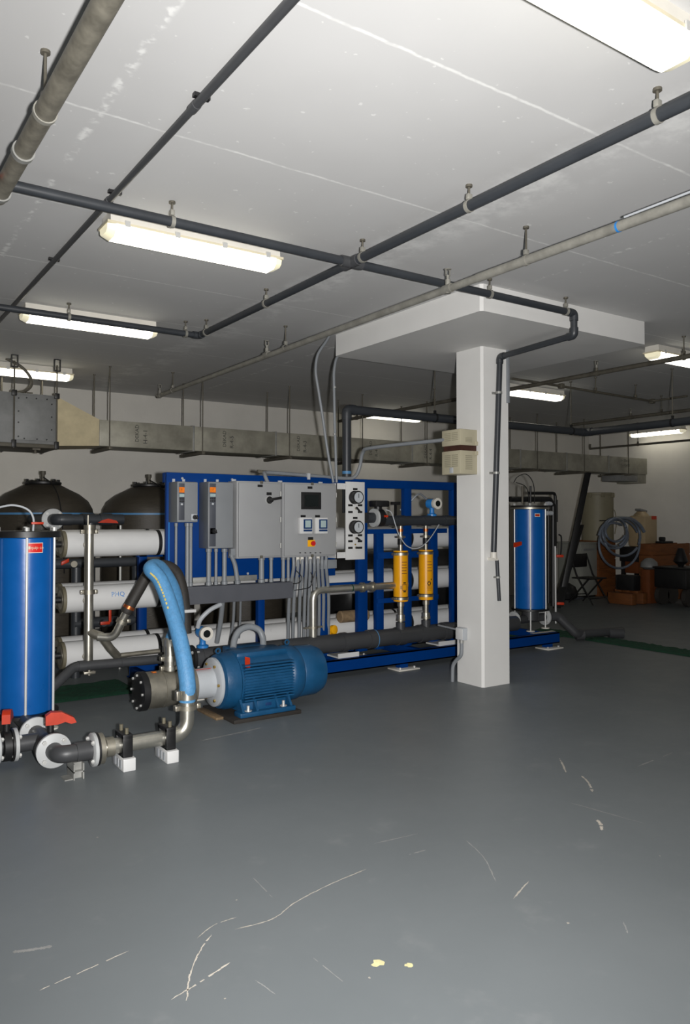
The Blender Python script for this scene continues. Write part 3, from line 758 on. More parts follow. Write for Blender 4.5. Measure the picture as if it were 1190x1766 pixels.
for px in (524, 550.5):
    p = on(px, 906, y=YC)
    w_ = 0.068
    o = MB().box((p.x - w_, YC - 0.045, p.z - 0.076), (p.x + w_ - 0.002, YC, p.z + 0.072), 0.005).build('meter', 'white', d2)
    MB().box((p.x - 0.030, YC - 0.048, p.z - 0.032), (p.x + 0.060, YC - 0.045, p.z + 0.055)).build('meter_frame', 'navy', o)
    MB().box((p.x - 0.014, YC - 0.0495, p.z - 0.018), (p.x + 0.044, YC - 0.048, p.z + 0.045)).build('meter_display', 'lcd', o)
    MB().box((p.x - 0.030, YC - 0.048, p.z - 0.055), (p.x + 0.060, YC - 0.045, p.z - 0.037)).build('meter_keys', 'navy', o)
p = on(536.5, 937, y=YC)
o = MB().box((p.x - 0.038, YC - 0.006, p.z - 0.03), (p.x + 0.038, YC, p.z + 0.03), 0.001).build('stop_plate', 'warnyellow', d2)
MB().lathe(p + V((0.006, 0, 0)), (0, -1, 0), [(0.014, 0.006), (0.014, 0.025), (0.022, 0.027), (0.022, 0.036), (0.0, 0.038)], 18).build('stop_button', 'red', o)
for px in (517.5, 526.5, 535.3, 544, 552.5):
    dlabel(px, 953.5, 0.017, 0.008, d2)

# gauge panel
YGP = 5.99
gx0, gx1 = on(596.5, 900, y=YGP).x, on(629, 900, y=YGP).x
gz0, gz1 = on(612, 965, y=YGP).z, on(612, 831, y=YGP).z
t = thing('gauge_panel', 'tall white panel with two round pressure gauges and selector valves', 'panel', ((gx0 + gx1) / 2, YGP, gz0))
pl = MB().box((gx0, YGP, gz0), (gx1, YGP + 0.012, gz1), 0.002).build('plate', 'white', t)
for zz in (gz1 - 0.045, gz0 + 0.045):
    MB().box((gx0 - 0.10, YGP + 0.012, zz - 0.028), (gx0 + 0.03, YGP + 0.02, zz + 0.028)).box((gx0 - 0.10, YGP + 0.012, zz - 0.028), (gx0 - 0.092, YP + 0.09, zz + 0.028)).build('bracket', 'white', t)
for py in (858, 909):
    p = on(611, py, y=YGP)
    g = MB().lathe(p, (0, -1, 0), [(0.064, 0), (0.064, 0.012), (0.058, 0.014), (0.058, 0.055), (0.062, 0.058), (0.062, 0.07), (0.05, 0.072)], 28).build('pressure_gauge', 'black', t)
    MB().cyl(p - V((0, 0.0725, 0)), p - V((0, 0.074, 0)), 0.05, n=28).build('dial', 'lightgrey', g)
    MB().box((p.x - 0.003, YGP - 0.0755, p.z - 0.005), (p.x + 0.003, YGP - 0.074, p.z + 0.035)).build('needle', 'black', g)
def gl(cx, cy, w_=0.052, h_=0.02): 
    p = on(590 + cx / 12.62, 830 + cy / 12.62, y=YGP)
    MB().box((p.x - w_ / 2, YGP - 0.002, p.z - h_ / 2), (p.x + w_ / 2, YGP, p.z + h_ / 2)).build('label_plate', 'black', t)
for q in ((285, 170), (180, 523), (390, 523), (180, 670), (390, 670), (285, 800), (180, 1180), (388, 1175), (180, 1305), (388, 1305), (180, 1450), (388, 1447)): gl(*q)
for cx, cy, dx, dz in ((297, 590, 0.02, -0.02), (300, 1240, 0.02, -0.012), (300, 1445, 0.03, 0.0)):
    p = on(590 + cx / 12.62, 830 + cy / 12.62, y=YGP)
    v = MB().cyl(p, p - V((0, 0.02, 0)), 0.012, n=12).build('selector_valve', 'stainless_dull', t)
    MB().obox(p + V((dx * 0.5, -0.026, dz * 0.5)), V((dx * 2.2, 0, dz * 2.2)), (0, 0.014, 0), V((-dz, 0, dx)).normalized() * 0.016, 0.003).build('valve_handle', 'black', v)
p = on(612.5, 939, y=YGP); MB().cyl(p, p - V((0, 0.006, 0)), 0.008, n=10).build('stud', 'brass', t)

# cable trough with its conduits
YT0, YT1 = 5.99, 6.13
tx0, tx1 = on(320, 1025, y=YT0).x, on(505, 1020, y=YT0).x
tz1, tz0 = on(420, 1008, y=YT0).z, on(420, 1037, y=YT0).z
t = trough = thing('cable_trough', 'dark grey cable trough under the drives with conduits running down to it', 'trough', ((tx0 + tx1) / 2, YT1, tz0))
MB().box((tx0, YT0, tz0), (tx1, YT1, tz1), 0.003).build('box', 'trough', t)
MB().box((tx0, YT0 - 0.004, tz0 + 0.006), (tx1, YT0, tz1 - 0.006)).build('cover', 'trough', t)
for px in (340, 440): 
    x = on(px, 1020, y=YT1).x; MB().box((x - 0.02, YT1, tz0 + 0.02), (x + 0.02, FY0, tz1 - 0.02)).build('bracket', 'galv', t)
def conduit(parent, pts, r, m='conduit', fit=True):
    o = MB().tube(pts, r, 12).build('conduit', m, parent)
    if fit:
        for p, q in ((pts[0], pts[1]), (pts[-1], pts[-2])):
            d = (V(q) - V(p)).normalized()
            MB().lathe(V(p), d, [(r * 1.02, 0), (r * 1.35, 0.001), (r * 1.35, 0.028), (r * 1.02, 0.03)], 10).build('fitting', m, o)
    return o
YQ = 6.08
def zb(px, py): return on(px, py, y=YQ).z
for px, py, r in ((303.5, 902, 0.011), (323, 902, 0.018), (329, 902, 0.013), (360, 946, 0.02), (372.5, 946, 0.013), (387, 946, 0.02), (451, 960, 0.024), (467.5, 960, 0.016), (488.5, 960, 0.017), (497, 960, 0.014)):
    x = on(px, 980, y=YQ).x; bot = tz1 if x > tx0 else tz1 - 0.05
    conduit(t, [(x, YQ, zb(px, py)), (x, YQ, (zb(px, py) + bot) / 2), (x, YQ, bot)], r)
p = on(400, 960, y=YQ); q = on(410, 1006, y=YQ)
conduit(t, spline([p + V((0, 0, 0.03)), p, p.lerp(q, 0.35) + V((0.012, 0, 0)), V((q.x, YQ, tz1))], 6), 0.02, 'conduit')
MB().box((on(396, 950, y=YQ).x, YQ - 0.03, zb(400, 958)), (on(404, 950, y=YQ).x, YQ + 0.03, zb(400, 946)), 0.004).build('conduit_box', 'conduit', t)
# conduits leaving the trough downwards
YV = 6.288
for a, b, c_, r in (((384, 1040), (380, 1075), (374, 1108), 0.022), ((404, 1038), (402, 1075), (397, 1102), 0.013), ((415, 1037), (414, 1072), (412, 1100), 0.011)):
    pts = [V((on(*a, y=YQ).x, YQ, tz0)), on(*b, y=6.2), on(*c_, y=YV)]
    conduit(t, spline(pts, 6), r, fit=False)
pts = [on(381, 1042, y=YQ), on(362, 1052, y=YQ), on(346, 1068, y=6.1), on(341, 1082, y=6.14)]
conduit(t, spline(pts, 6), 0.02, 'lightgrey', fit=False)
# bundle from the control cabinet down behind the charcoal header
tops = (506, 513.5, 521, 528.5, 535, 542, 548.5, 555.5, 562.5); bots = (497, 505, 516, 524, 531, 540, 550, 557, 566)
for i, (a, b) in enumerate(zip(tops, bots)):
    p = V((on(a, 975, y=YQ).x, YQ, cz0))
    q = on(b, 1098, y=6.275)
    mid = p.lerp(q, 0.5) + V((0.004 * (i - 4), 0, 0))
    o = conduit(c2, spline([p, p - V((0, 0, 0.12)), mid, q, V((q.x, 6.275, 0.3))], 5), 0.0165, 'conduit', fit=False)
    if i in (1, 2, 4, 6): MB().cyl(p, p - V((0, 0, 0.07 + 0.02 * (i % 2))), 0.019, n=10).build('cable_gland', 'offwhite', o)
for pl_ in ([(511, 984), (520, 995), (516, 1005), (500, 1006), (498, 1002)], [(536, 987), (540, 998), (535, 1012), (522, 1016), (508, 1018)], [(544, 985), (541, 996), (536, 1004)]):
    MB().tube(spline([on(a, b, y=6.03) for a, b in pl_], 6), 0.004, 6).build('cable', 'black', c2)
p = on(560, 975, y=6.1); q = on(578, 970, y=6.1)
MB().box((p.x - 0.06, 6.07, p.z - 0.03), (q.x, 6.13, q.z + 0.03), 0.004).build('conduit_box', 'conduit', c2)
# two thin conduits up to the ceiling
for i, pl_ in enumerate(([(575, 832), (565, 778), (556, 716), (549, 672), (544.5, 640), (548, 612), (563, 588)], [(580.5, 832), (578.5, 770), (577, 716), (576, 660), (576, 642), (579, 622), (584, 610)])):
    pts = [on(a, b, y=6.12) for a, b in pl_]
    pts[-1].z = min(pts[-1].z, CEIL - 0.03); pts.append(V((pts[-1].x + 0.03, 6.12, CEIL)))
    o = MB().tube(spline(pts, 5), 0.0135, 10).build('ceiling_conduit', 'conduit', None)
    tag(o, ('thin grey conduit bowing left from the control cabinet up to the ceiling', 'straighter thin conduit rising beside the bowed one to the ceiling')[i], 'conduit')
    if i:
        for z in (2.3, 2.75): MB().band((on(577, 690, y=6.12).x, 6.12, z), (0, 0, 1), 0.0135, 0.004, 0.014).build('coupling', 'galv', o)

# conduit from the cabinets to the box on the column
pts = [on(462, 833, y=6.10), on(457, 819, y=6.14), on(463, 815, y=6.2), on(530, 820, y=6.22), on(596, 825, y=6.2), on(613, 821, y=6.18), on(621, 803, y=6.16), on(626, 780, y=6.1), on(644, 772, y=5.95), V((4.66, 5.22, on(760, 758, y=5.22).z))]
o = MB().tube(spline(pts, 6), 0.0175, 12).build('box_conduit', 'conduit')
tag(o, 'grey conduit from the cabinet tops curving over to the column box', 'conduit')
pm = pts[3]; MB().box((pm.x - 0.015, 6.19, pm.z - 0.04), (pm.x + 0.015, 6.25, pm.z + 0.02)).build('clamp', 'lightgrey', o)
q = on(446, 813, y=6.2); MB().obox(q.lerp(pts[2], 0.4), pts[2] - q, (0, 0.03, 0), (0, 0, 0.03), 0.005).build('conduit_body', 'rust', o)

# ------------------------------------------------------------------ pressure vessels
VR = 0.108
VX0, VX1 = 1.62, 6.25
def vessel(y, z, label, letter=False, x0=VX0):
    t = thing('pressure_vessel', label, 'vessel', (x0, y, z - VR), 'white membrane pressure vessels')
    c = V((x0, y, z))
    sh = MB().lathe(c, (1, 0, 0), [(VR - 0.012, 0), (VR, 0.004), (VR, VX1 - x0 - 0.004), (VR - 0.012, VX1 - x0)], 32).build('shell', 'white', t)
    MB().lathe(c - V((0.004, 0, 0)), (1, 0, 0), [(VR - 0.02, 0), (VR + 0.001, 0.001), (VR + 0.001, 0.028), (VR - 0.02, 0.03)], 32).build('end_ring', 'olive', sh)
    e = MB().cyl(c - V((0.006, 0, 0)), c + V((0.02, 0, 0)), VR - 0.03, n=24).build('end_plate', 'stainless_dull', t)
    MB().cyl(c - V((0.06, 0, 0)), c, 0.026, n=16).cyl(c - V((0.16, 0, 0)), c - V((0.06, 0, 0)), 0.009, n=8).build('permeate_port', 'black', e)
    for xx in (2.42, 3.9, 5.2, 6.1):
        MB().band((xx, y, z), (1, 0, 0), VR, 0.004, 0.03, 28).build('strap', 'black', t)
    # side port with clamp, facing the manifold
    pc = V((x0 + 0.17, y - VR, z - 0.004))
    if y < 6.6:
        MB().cyl(pc + V((0, 0.02, 0)), pc - V((0, 0.05, 0)), 0.02, n=12).cyl(pc - V((0, 0.012, 0)), pc - V((0, 0.036, 0)), 0.03, n=14).obox(pc - V((-0.03, 0.024, 0)), (0.03, 0, 0), (0, 0.02, 0), (0, 0, 0.02), 0.003).build('side_port', 'stainless_dull', t)
    if letter:
        text_round('PHQ', 0.055, (on(204, 1030, y=y - VR).x, y, z), (1, 0, 0), V((0, -0.96, 0.28)), VR + 0.0008, 'devblue', t)
    return t
ZV = (1.285, 0.835, 0.386)
nm = ('top', 'middle', 'bottom')
for i, z in enumerate(ZV):
    vessel(6.45, z, ('top white pressure vessel of the front stack', 'middle white pressure vessel with blue lettering, front stack', 'bottom white pressure vessel of the front stack, above the charcoal pipe')[i], i == 1)
    vessel(6.71, z + 0.005, ('top white pressure vessel of the rear stack, half hidden', 'middle white pressure vessel of the rear stack, half hidden', 'bottom white pressure vessel of the rear stack, half hidden')[i], False, 1.66)

# ------------------------------------------------------------------ stainless feed manifold at the vessel ends
YM = 6.22
mx = on(153.5, 1000, y=YM).x
t = thing('steel_manifold', 'upright stainless manifold pipe clamped to the left ends of the vessels', 'pipe', (mx, YM, 0.3))
zt_, zb_ = on(153, 908, y=YM).z, on(153, 1142, y=YM).z
MB().cyl((mx, YM, zb_), (mx, YM, zt_), 0.036, n=20).build('pipe', 'stainless', t)
MB().cyl((mx, YM, zt_ - 0.02), (mx, YM, zt_ + 0.012), 0.043, n=20).cyl((mx - 0.01, YM, zt_), (mx - 0.01, YM, zt_ + 0.09), 0.007, n=8).build('end_cap', 'stainless_dull', t)
for py in (917, 1021):
    z = on(153, py, y=YM).z
    o = MB().band((mx, YM, z), (0, 0, 1), 0.036, 0.012, 0.034).build('clamp', 'stainless_dull', t)
    for dx in (-1, 1):
        MB().obox((mx + dx * 0.055, YM, z), (0.024, 0, 0), (0, 0.03, 0), (0, 0, 0.034), 0.004).cyl((mx + dx * 0.06, YM - 0.03, z), (mx + dx * 0.06, YM + 0.03, z), 0.006, n=8).build('clamp_lug', 'stainless_dull', o)
for z in ZV:
    MB().cyl((mx, YM, z - 0.004), (mx, 6.31, z - 0.004), 0.019, n=12).build('branch', 'stainless_dull', t)
# wye and the angled arm up to the black hose
w0 = V((mx, YM, on(153, 1090, y=YM).z)); w1 = on(176, 1098, y=6.14); w2 = on(196, 1100, y=6.08); w3 = on(205, 1082, y=6.04); w4 = on(222, 1048, y=6.0)
MB().tube(fillet([w0, w1], 0.03), 0.036, 16).build('branch', 'stainless_dull', t)
MB().tube(fillet([w1 + V((-0.03, 0, 0)), w2, w4], 0.09, 8), 0.033, 16).build('angled_arm', 'stainless', t)
o = MB().band(w3 + (w4 - w3) * 0.3, w4 - w3, 0.033, 0.012, 0.03).build('clamp', 'stainless_dull', t)
MB().obox(w3 + (w4 - w3) * 0.3 + V((0.055, 0, 0)), (0.03, 0, 0), (0, 0.03, 0), (0, 0, 0.03), 0.004).build('clamp_lug', 'stainless_dull', o)
MB().tube(fillet([w1, on(190, 1118, y=6.16), on(203, 1132, y=6.2)], 0.05), 0.033, 16).build('branch', 'stainless_dull', t)
l0, l1 = on(203, 1131, y=6.2), on(275, 1123, y=6.2)
MB().cyl(l0, l1, 0.02, n=14).build('lower_pipe', 'stainless_dull', t)

# ------------------------------------------------------------------ hoses
bp_ = [w4 + (w3 - w4) * 0.25, w4, on(240, 1016, y=5.99), on(258, 987, y=5.98), on(281, 975, y=5.98), on(303, 986, y=5.98), on(314, 1015, y=5.98), on(319, 1053, y=5.98), on(321, 1092, y=5.98)]
t = thing('black_hose', 'black rubber hose arching behind the blue hose', 'hose', bp_[-1])
MB().tube(spline(bp_, 8), 0.045, 18).build('hose', 'rubber', t)
q = on(315, 1053, y=5.98)
MB().box((q.x - 0.055, 5.9, q.z - 0.012), (q.x + 0.085, 6.12, q.z + 0.012), 0.003).build('clamp_plate', 'white', t)
MB().cyl(bp_[1] + (bp_[0] - bp_[1]) * 0.2, bp_[1] + (bp_[2] - bp_[1]) * 0.1, 0.047, n=16).build('ferrule', 'copper', t)

SXP, SYP = 1.934, 4.60            # stainless riser of the suction line
hp = [V((SXP, SYP, 0.34)), V((SXP, SYP, 0.46)), on(312, 1110, y=4.70), on(292, 1040, y=4.86), on(276, 1000, y=4.95)]
hp += [V((1.85, 5.03, 1.155)), V((1.95, 5.13, 1.15)), V((2.09, 5.23, 0.98)), V((2.16, 5.32, 0.75)), V((2.13, 5.36, 0.60))]
t = thing('blue_hose', 'pale blue hose arching from the floor pipe over to the pump', 'hose', (SXP, SYP, 0.34))
MB().tube(spline(hp, 8), 0.052, 20).build('hose', 'hoseblue', t)
sp = spline(hp, 8)
for i in range(22, 36):
    a, b = sp[i], sp[i + 1]; d = (b - a).normalized(); vw = (CAM - a); side = (vw - d * vw.dot(d)).normalized(); s2 = d.cross(side)
    side = (side * 0.9 - s2 * 0.32).normalized()
    MB().obox((a + b) / 2 + side * 0.0515, d * 0.016, side.cross(d) * 0.011, side * 0.003).build('lettering', 'hosetext', t)
for z in (0.385, ):
    o = MB().band((SXP, SYP, z), (0, 0, 1), 0.0525, 0.005, 0.06, 24).build('hose_clamp', 'stainless', t)
    MB().box((SXP - 0.082, SYP - 0.03, z - 0.03), (SXP - 0.055, SYP + 0.01, z + 0.03), 0.004).cyl((SXP - 0.07, SYP - 0.04, z + 0.015), (SXP - 0.07, SYP + 0.02, z + 0.015), 0.006, n=8).build('clamp_lug', 'stainless_dull', o)

# ------------------------------------------------------------------ suction line on the floor: PVC to stainless
ZF = 0.135
t = thing('suction_pipe', 'floor pipe from the near blue filter: grey flanged plastic joined to polished steel', 'pipe', (1.3, SYP, 0))
RS = 0.046; RC = 0.05
st0 = V((1.40, SYP, ZF))
MB().tube(fillet([st0, (SXP, SYP, ZF), (SXP, SYP, 0.36)], 0.13, 10), RS, 20).build('steel_pipe', 'stainless', t)
for z in (0.305,):
    o = MB().band((SXP, SYP, z), (0, 0, 1), RS, 0.014, 0.03).build('clamp', 'stainless_dull', t)
    for dx in (-1, 1): MB().box((SXP + dx * 0.072 - 0.014, SYP - 0.022, z - 0.016), (SXP + dx * 0.072 + 0.014, SYP + 0.022, z + 0.016), 0.004).cyl((SXP + dx * 0.075, SYP - 0.03, z), (SXP + dx * 0.075, SYP + 0.03, z), 0.006, n=8).build('clamp_lug', 'stainless_dull', o)
def flange(parent, c, axis, R, m='flangegrey', th=0.024, gasket=True, nb=4):
    c = V(c); a = V(axis).normalized()
    o = MB().lathe(c, a, [(R - 0.004, 0), (R, 0.003), (R, th - 0.003), (R - 0.004, th)], 32).build('flange', m, parent)
    if gasket: MB().cyl(c + a * th, c + a * (th + 0.012), R * 0.98, n=32).build('gasket', 'black', o)
    aa, u, v = frame_of(a)
    for i in range(nb):
        q = 2 * PI * (i + 0.5) / nb; p = c + (u * math.cos(q) + v * math.sin(q)) * (R * 0.78)
        MB().cyl(p - a * 0.016, p + a * (th + 0.03), 0.008, n=6).cyl(p - a * 0.012, p, 0.014, n=6).build('bolt', 'chrome', o)
    return o
flange(t, (1.335, SYP, ZF), (1, 0, 0), 0.098)
MB().cyl((1.372, SYP, ZF), (1.40, SYP, ZF), 0.09, n=28).build('steel_flange', 'stainless_dull', t)
socket(t, (1.44, SYP, ZF), (1, 0, 0), RS, 0.025, 'stainless_dull', 'steel_collar', 1.25)
XQ = 1.15
e0 = V((XQ, SYP, ZF))
MB().tube(fillet([V((XQ, 4.74, ZF)), e0, V((1.335, SYP, ZF))], 0.1, 10), RC, 20).build('pvc_elbow', 'charcoal', t)
socket(t, (1.29, SYP, ZF), (1, 0, 0), RC, 0.045, 'charcoal', 'pvc_socket', 1.12)
flange(t, (XQ, 4.70, ZF), (0, 1, 0), 0.1)
MB().lathe((XQ, 4.735, ZF), (0, 1, 0), [(0.07, 0), (0.095, 0.004), (0.095, 0.05), (0.07, 0.054)], 28).build('valve_body', 'black', t)
MB().cyl((XQ, 4.76, ZF), (XQ, 5.5, ZF), RC, n=20).build('pvc_pipe', 'charcoal', t)
socket(t, (XQ, 4.97, ZF), (0, 1, 0), RC, 0.1, 'charcoal', 'pvc_tee', 1.15)
flange(t, (XQ, 5.15, ZF), (0, 1, 0), 0.1)
MB().tube(fillet([(XQ, 5.4, ZF), (XQ, 5.66, ZF), (XQ, 5.66, 0.2)], 0.06), RC, 18).build('pvc_riser', 'charcoal', t)
# branch towards the left with its own valve
MB().cyl((XQ, 4.97, ZF), (0.55, 4.97, ZF), RC, n=20).build('pvc_branch', 'charcoal', t)
flange(t, (1.0, 4.97, ZF), (-1, 0, 0), 0.098)
MB().lathe((0.964, 4.97, ZF), (-1, 0, 0), [(0.07, 0), (0.09, 0.004), (0.09, 0.045), (0.07, 0.05)], 28).build('valve_body', 'black', t)
flange(t, (0.90, 4.97, ZF), (-1, 0, 0), 0.098)
def bfly_handle(p, d, parent):
    p = V(p); d = V(d).normalized(); s = d.cross(V((0, 0, 1))).normalized()
    h = MB().cyl(p - V((0, 0, 0.1)), p, 0.02, n=12).build('valve_stem', 'black', parent)
    pr = [(-0.03, 0.0), (-0.03, 0.055), (0.0, 0.075), (0.06, 0.07), (0.13, 0.03), (0.145, 0.0), (0.115, -0.005), (0.08, 0.01), (0.04, 0.0)]
    MB().prism([p + d * a + V((0, 0, b)) - s * 0.024 for a, b in pr], s * 0.048).build('lever', 'orange', h)
bfly_handle((XQ, 4.79, ZF + 0.135), (0.95, -0.1, 0), t)
bfly_handle((0.94, 4.97, ZF + 0.135), (0.3, 1, 0), t)
# white block supports with black pipe clamps
for i, x in enumerate((1.53, 1.80)):
    t2 = thing('pipe_support', ('white block with a black pipe clamp next to the pipe flange', 'white block with a black pipe clamp beside the steel elbow')[i], 'support', (x, SYP, 0), 'white pipe supports')
    MB().box((x - 0.035, SYP - 0.10, 0), (x + 0.04, SYP + 0.11, 0.075), 0.004).build('block', 'white', t2)
    for k in range(3): MB().box((x - 0.037, SYP - 0.06 + k * 0.05, 0.012), (x - 0.034, SYP - 0.03 + k * 0.05, 0.06)).build('block_cell', 'lightgrey', t2)
    m = MB().box((x - 0.03, SYP - 0.075, 0.075), (x + 0.03, SYP - RS - 0.001, 0.205), 0.003).box((x - 0.03, SYP + RS + 0.001, 0.075), (x + 0.03, SYP + 0.075, 0.205), 0.003).box((x - 0.03, SYP - 0.075, 0.183), (x + 0.03, SYP + 0.075, 0.21), 0.003).box((x - 0.03, SYP - 0.075, 0.075), (x + 0.03, SYP + 0.075, 0.088), 0.003)
    m.build('clamp', 'black', t2)
    for yy in (-0.05, 0.05): MB().cyl((x, SYP + yy, 0.205), (x, SYP + yy, 0.245), 0.011, n=8).build('stud', 'olive', t2)
t2 = thing('strut_stand', 'short grey strut channel foot under the plastic elbow', 'support', (1.25, SYP, 0))
MB().box((1.215, SYP - 0.075, 0), (1.222, SYP + 0.06, 0.09)).box((1.268, SYP - 0.075, 0), (1.275, SYP + 0.06, 0.09)).box((1.215, SYP - 0.075, 0.04), (1.275, SYP + 0.06, 0.047)).box((1.222, SYP - 0.04, 0.0), (1.268, SYP + 0.06, 0.09)).build('channel', 'galv', t2)
MB().box((1.17, SYP - 0.06, 0), (1.22, SYP + 0.03, 0.006)).build('foot_plate', 'galv', t2)

# ------------------------------------------------------------------ pump and motor
PY, PZ = 5.36, 0.265
t = thing('pump_motor', 'blue electric motor coupled to a stainless barrel pump on the floor', 'pump', (2.8, PY, 0))
ax = (1, 0, 0)
P = lambda x: V((x, PY, PZ))
MB().lathe(P(1.93), ax, [(0.128, 0), (0.131, 0.003), (0.131, 0.118), (0.134, 0.12), (0.134, 0.128), (0.131, 0.13), (0.131, 0.24), (0.134, 0.242), (0.134, 0.25), (0.131, 0.252), (0.131, 0.33)], 36).build('pump_barrel', 'stainless_dull', t)
h = MB().lathe(P(1.878), ax, [(0.06, -0.004), (0.125, 0), (0.138, 0.006), (0.138, 0.05), (0.13, 0.056)], 36).build('pump_end_cover', 'black', t)
bolts(h, P(1.878), (-1, 0, 0), 0.115, 8, 0.009, 0.012)
MB().lathe(P(2.255), ax, [(0.14, 0), (0.145, 0.003), (0.145, 0.03), (0.14, 0.033)], 36).build('pump_flange', 'stainless_dull', t)
MB().lathe(P(2.285), ax, [(0.112, 0), (0.112, 0.17), (0.13, 0.19)], 32).build('lantern', 'lightgrey', t)
o = MB().lathe(P(2.452), ax, [(0.12, -0.012), (0.176, -0.006), (0.182, 0), (0.182, 0.02), (0.176, 0.026)], 40).build('adapter_flange', 'lightgrey', t)
bolts(o, P(2.446), (-1, 0, 0), 0.145, 6, 0.011, 0.016, 'brass')
p = P(2.33) + V((0, -0.03, 0.1075)); MB().obox(p + V((0.03, 0.0, 0.003)), (0.12, 0, 0), (0, 0.05, -0.014), (0, 0.0007, 0.0025)).build('warning_label', 'orange', t)
MB().obox(P(1.99) + V((0, -0.02, 0.131)), (0.03, 0, 0), (0, 0.03, 0), (0, 0, 0.003)).build('tag', 'orangelabel', t)
# motor
R = 0.208
body = MB().lathe(P(2.478), ax, [(0.176, 0), (0.2, 0.012), (0.212, 0.05), (0.212, 0.12), (0.203, 0.13), (0.203, 0.56), (0.212, 0.57), (0.218, 0.60), (0.215, 0.66), (0.2, 0.68)], 40).build('motor_body', 'motorblue', t)
fan = MB().lathe(P(3.158), ax, [(0.198, 0), (0.203, 0.012), (0.2, 0.16), (0.178, 0.215), (0.12, 0.235), (0.05, 0.238)], 40).build('fan_cover', 'motorblue', t)
for sd in (-1, 1):
    for i in range(13):
        z = PZ - 0.125 + i * 0.0215
        yy = math.sqrt(max(0.0, 0.203 ** 2 - (z - PZ) ** 2))
        MB().box((2.62, PY + sd * (yy - 0.02), z - 0.0045), (3.045, PY + sd * 0.212, z + 0.0045)).build('fin', 'motorblue', t)
MB().box((2.60, PY - 0.11, PZ + 0.16), (3.05, PY + 0.12, PZ + 0.218), 0.04).build('motor_top_case', 'motorblue', t)
MB().box((2.66, PY + 0.10, PZ + 0.12), (2.98, PY + 0.27, PZ + 0.215), 0.01).build('terminal_box', 'motorblue', t)
for xx, zz in ((2.50, 0.21), (3.1, 0.222)):
    MB().ring(P(xx) + V((0, 0, zz + 0.018)), (0, 1, 0), 0.018, 0.006, 14, 6).build('lifting_eye', 'motorblue', t)
p = P(2.68) + V((0, -0.155, 0.15))
MB().obox(P(2.665) + V((0, -0.162, 0.150)), (0.042, 0, -0.012), (0, -0.0023, 0.002), (0.026, 0.055, 0.065)).build('hanging_tag', 'orange', t)
bse = MB().box((2.56, PY - 0.26, 0.028), (3.03, PY - 0.15, 0.065), 0.008).box((2.56, PY + 0.15, 0.028), (3.03, PY + 0.26, 0.065), 0.008)
bse.box((2.60, PY - 0.18, 0.05), (2.99, PY + 0.18, 0.12), 0.01)
for xx in (2.585, 2.70, 2.88, 2.99):
    for sd in (-1, 1):
        bse.prism([(xx, PY + sd * 0.25, 0.06), (xx, PY + sd * 0.15, 0.06), (xx, PY + sd * 0.13, 0.15), (xx, PY + sd * 0.185, 0.15)], (0.018, 0, 0))
bse.box((2.72, PY - 0.215, 0.06), (2.88, PY - 0.15, 0.13), 0.006)
bse = bse.build('motor_feet', 'motorblue', t)
for xx in (2.645, 2.945):
    for sd in (-1, 1):
        MB().cyl((xx, PY + sd * 0.215, 0.064), (xx, PY + sd * 0.215, 0.07), 0.028, n=14).cyl((xx, PY + sd * 0.215, 0.07), (xx, PY + sd * 0.215, 0.105), 0.011, n=8).build('hold_down_bolt', 'chrome', bse)
MB().box((2.79, PY - 0.2175, 0.085), (2.84, PY - 0.215, 0.108), 0.003).build('cast_mark', 'navy', bse)
MB().box((2.50, PY - 0.275, 0.0), (3.07, PY + 0.275, 0.028), 0.003).build('base_plate', 'rubberplate', t)
MB().box((2.44, PY - 0.1, 0.0), (2.50, PY + 0.25, 0.02), 0.003).build('shim', 'brown', t)
# pump discharge fittings
d = MB().cyl((2.12, PY, PZ + 0.12), (2.12, PY, 0.63), 0.044, n=18).cyl((2.125, PY, 0.57), (2.125, PY, 0.62), 0.06, n=20).cyl((2.12, PY, 0.40), (2.12, PY, 0.425), 0.06, n=20).cyl((2.12, PY, 0.46), (2.12, PY, 0.50), 0.058, n=20).build('suction_port', 'stainless', t)
for zz in (0.412, 0.48):
    for dx in (-0.062, 0.062): MB().box((2.12 + dx - 0.014, PY - 0.02, zz - 0.015), (2.12 + dx + 0.014, PY + 0.02, zz + 0.015), 0.003).cyl((2.12 + dx, PY - 0.03, zz), (2.12 + dx, PY + 0.03, zz), 0.006, n=8).build('clamp_lug', 'stainless_dull', d)
# flexible power conduit arching into the motor terminal box
pts = [on(402, 1118, y=5.50), on(405, 1101, y=5.54), on(414, 1087, y=5.56), on(430, 1081, y=5.57), on(446, 1086, y=5.56), on(453, 1100, y=5.54), on(454, 1120, y=5.50)]
o = MB().tube(spline(pts, 6), 0.026, 14).build('power_conduit', 'conduit', t)

# ------------------------------------------------------------------ charcoal header on the skid
HY, HZ, HR = 6.15, 0.302, 0.086
t = thing('charcoal_header', 'long charcoal plastic header pipe lying along the front of the skid', 'pipe', (5, HY, HZ - HR))
hx0, hx1 = on(334, 1125, y=HY).x, 6.55
MB().cyl((hx0, HY, HZ), (on(590, 1100, y=HY).x, HY, HZ), HR, n=26).build('pipe', 'charcoal', t)
MB().cyl((on(590, 1100, y=HY).x, HY, HZ), (hx1, HY, HZ), HR * 0.97, n=26).build('pipe', 'charcoal', t)
for px in (352, 592, 640, 690, 728, 768): socket(t, (on(px, 1100, y=HY).x, HY, HZ), (1, 0, 0), HR, 0.05 if px > 620 else 0.03, 'charcoal', 'coupling', 1.08)
MB().band((on(645, 1098, y=HY).x, HY, HZ), (1, 0, 0), HR * 1.085, 0.001, 0.008).build('glue_bead', 'frpband', t)
x = on(333, 1125, y=HY).x
flange(t, (x - 0.03, HY, HZ), (1, 0, 0), 0.115, 'black', 0.03, False)
s = MB().cyl((x - 0.03, HY, HZ), (x - 0.12, HY, HZ), 0.05, n=18).build('reducer', 'stainless_dull', t)
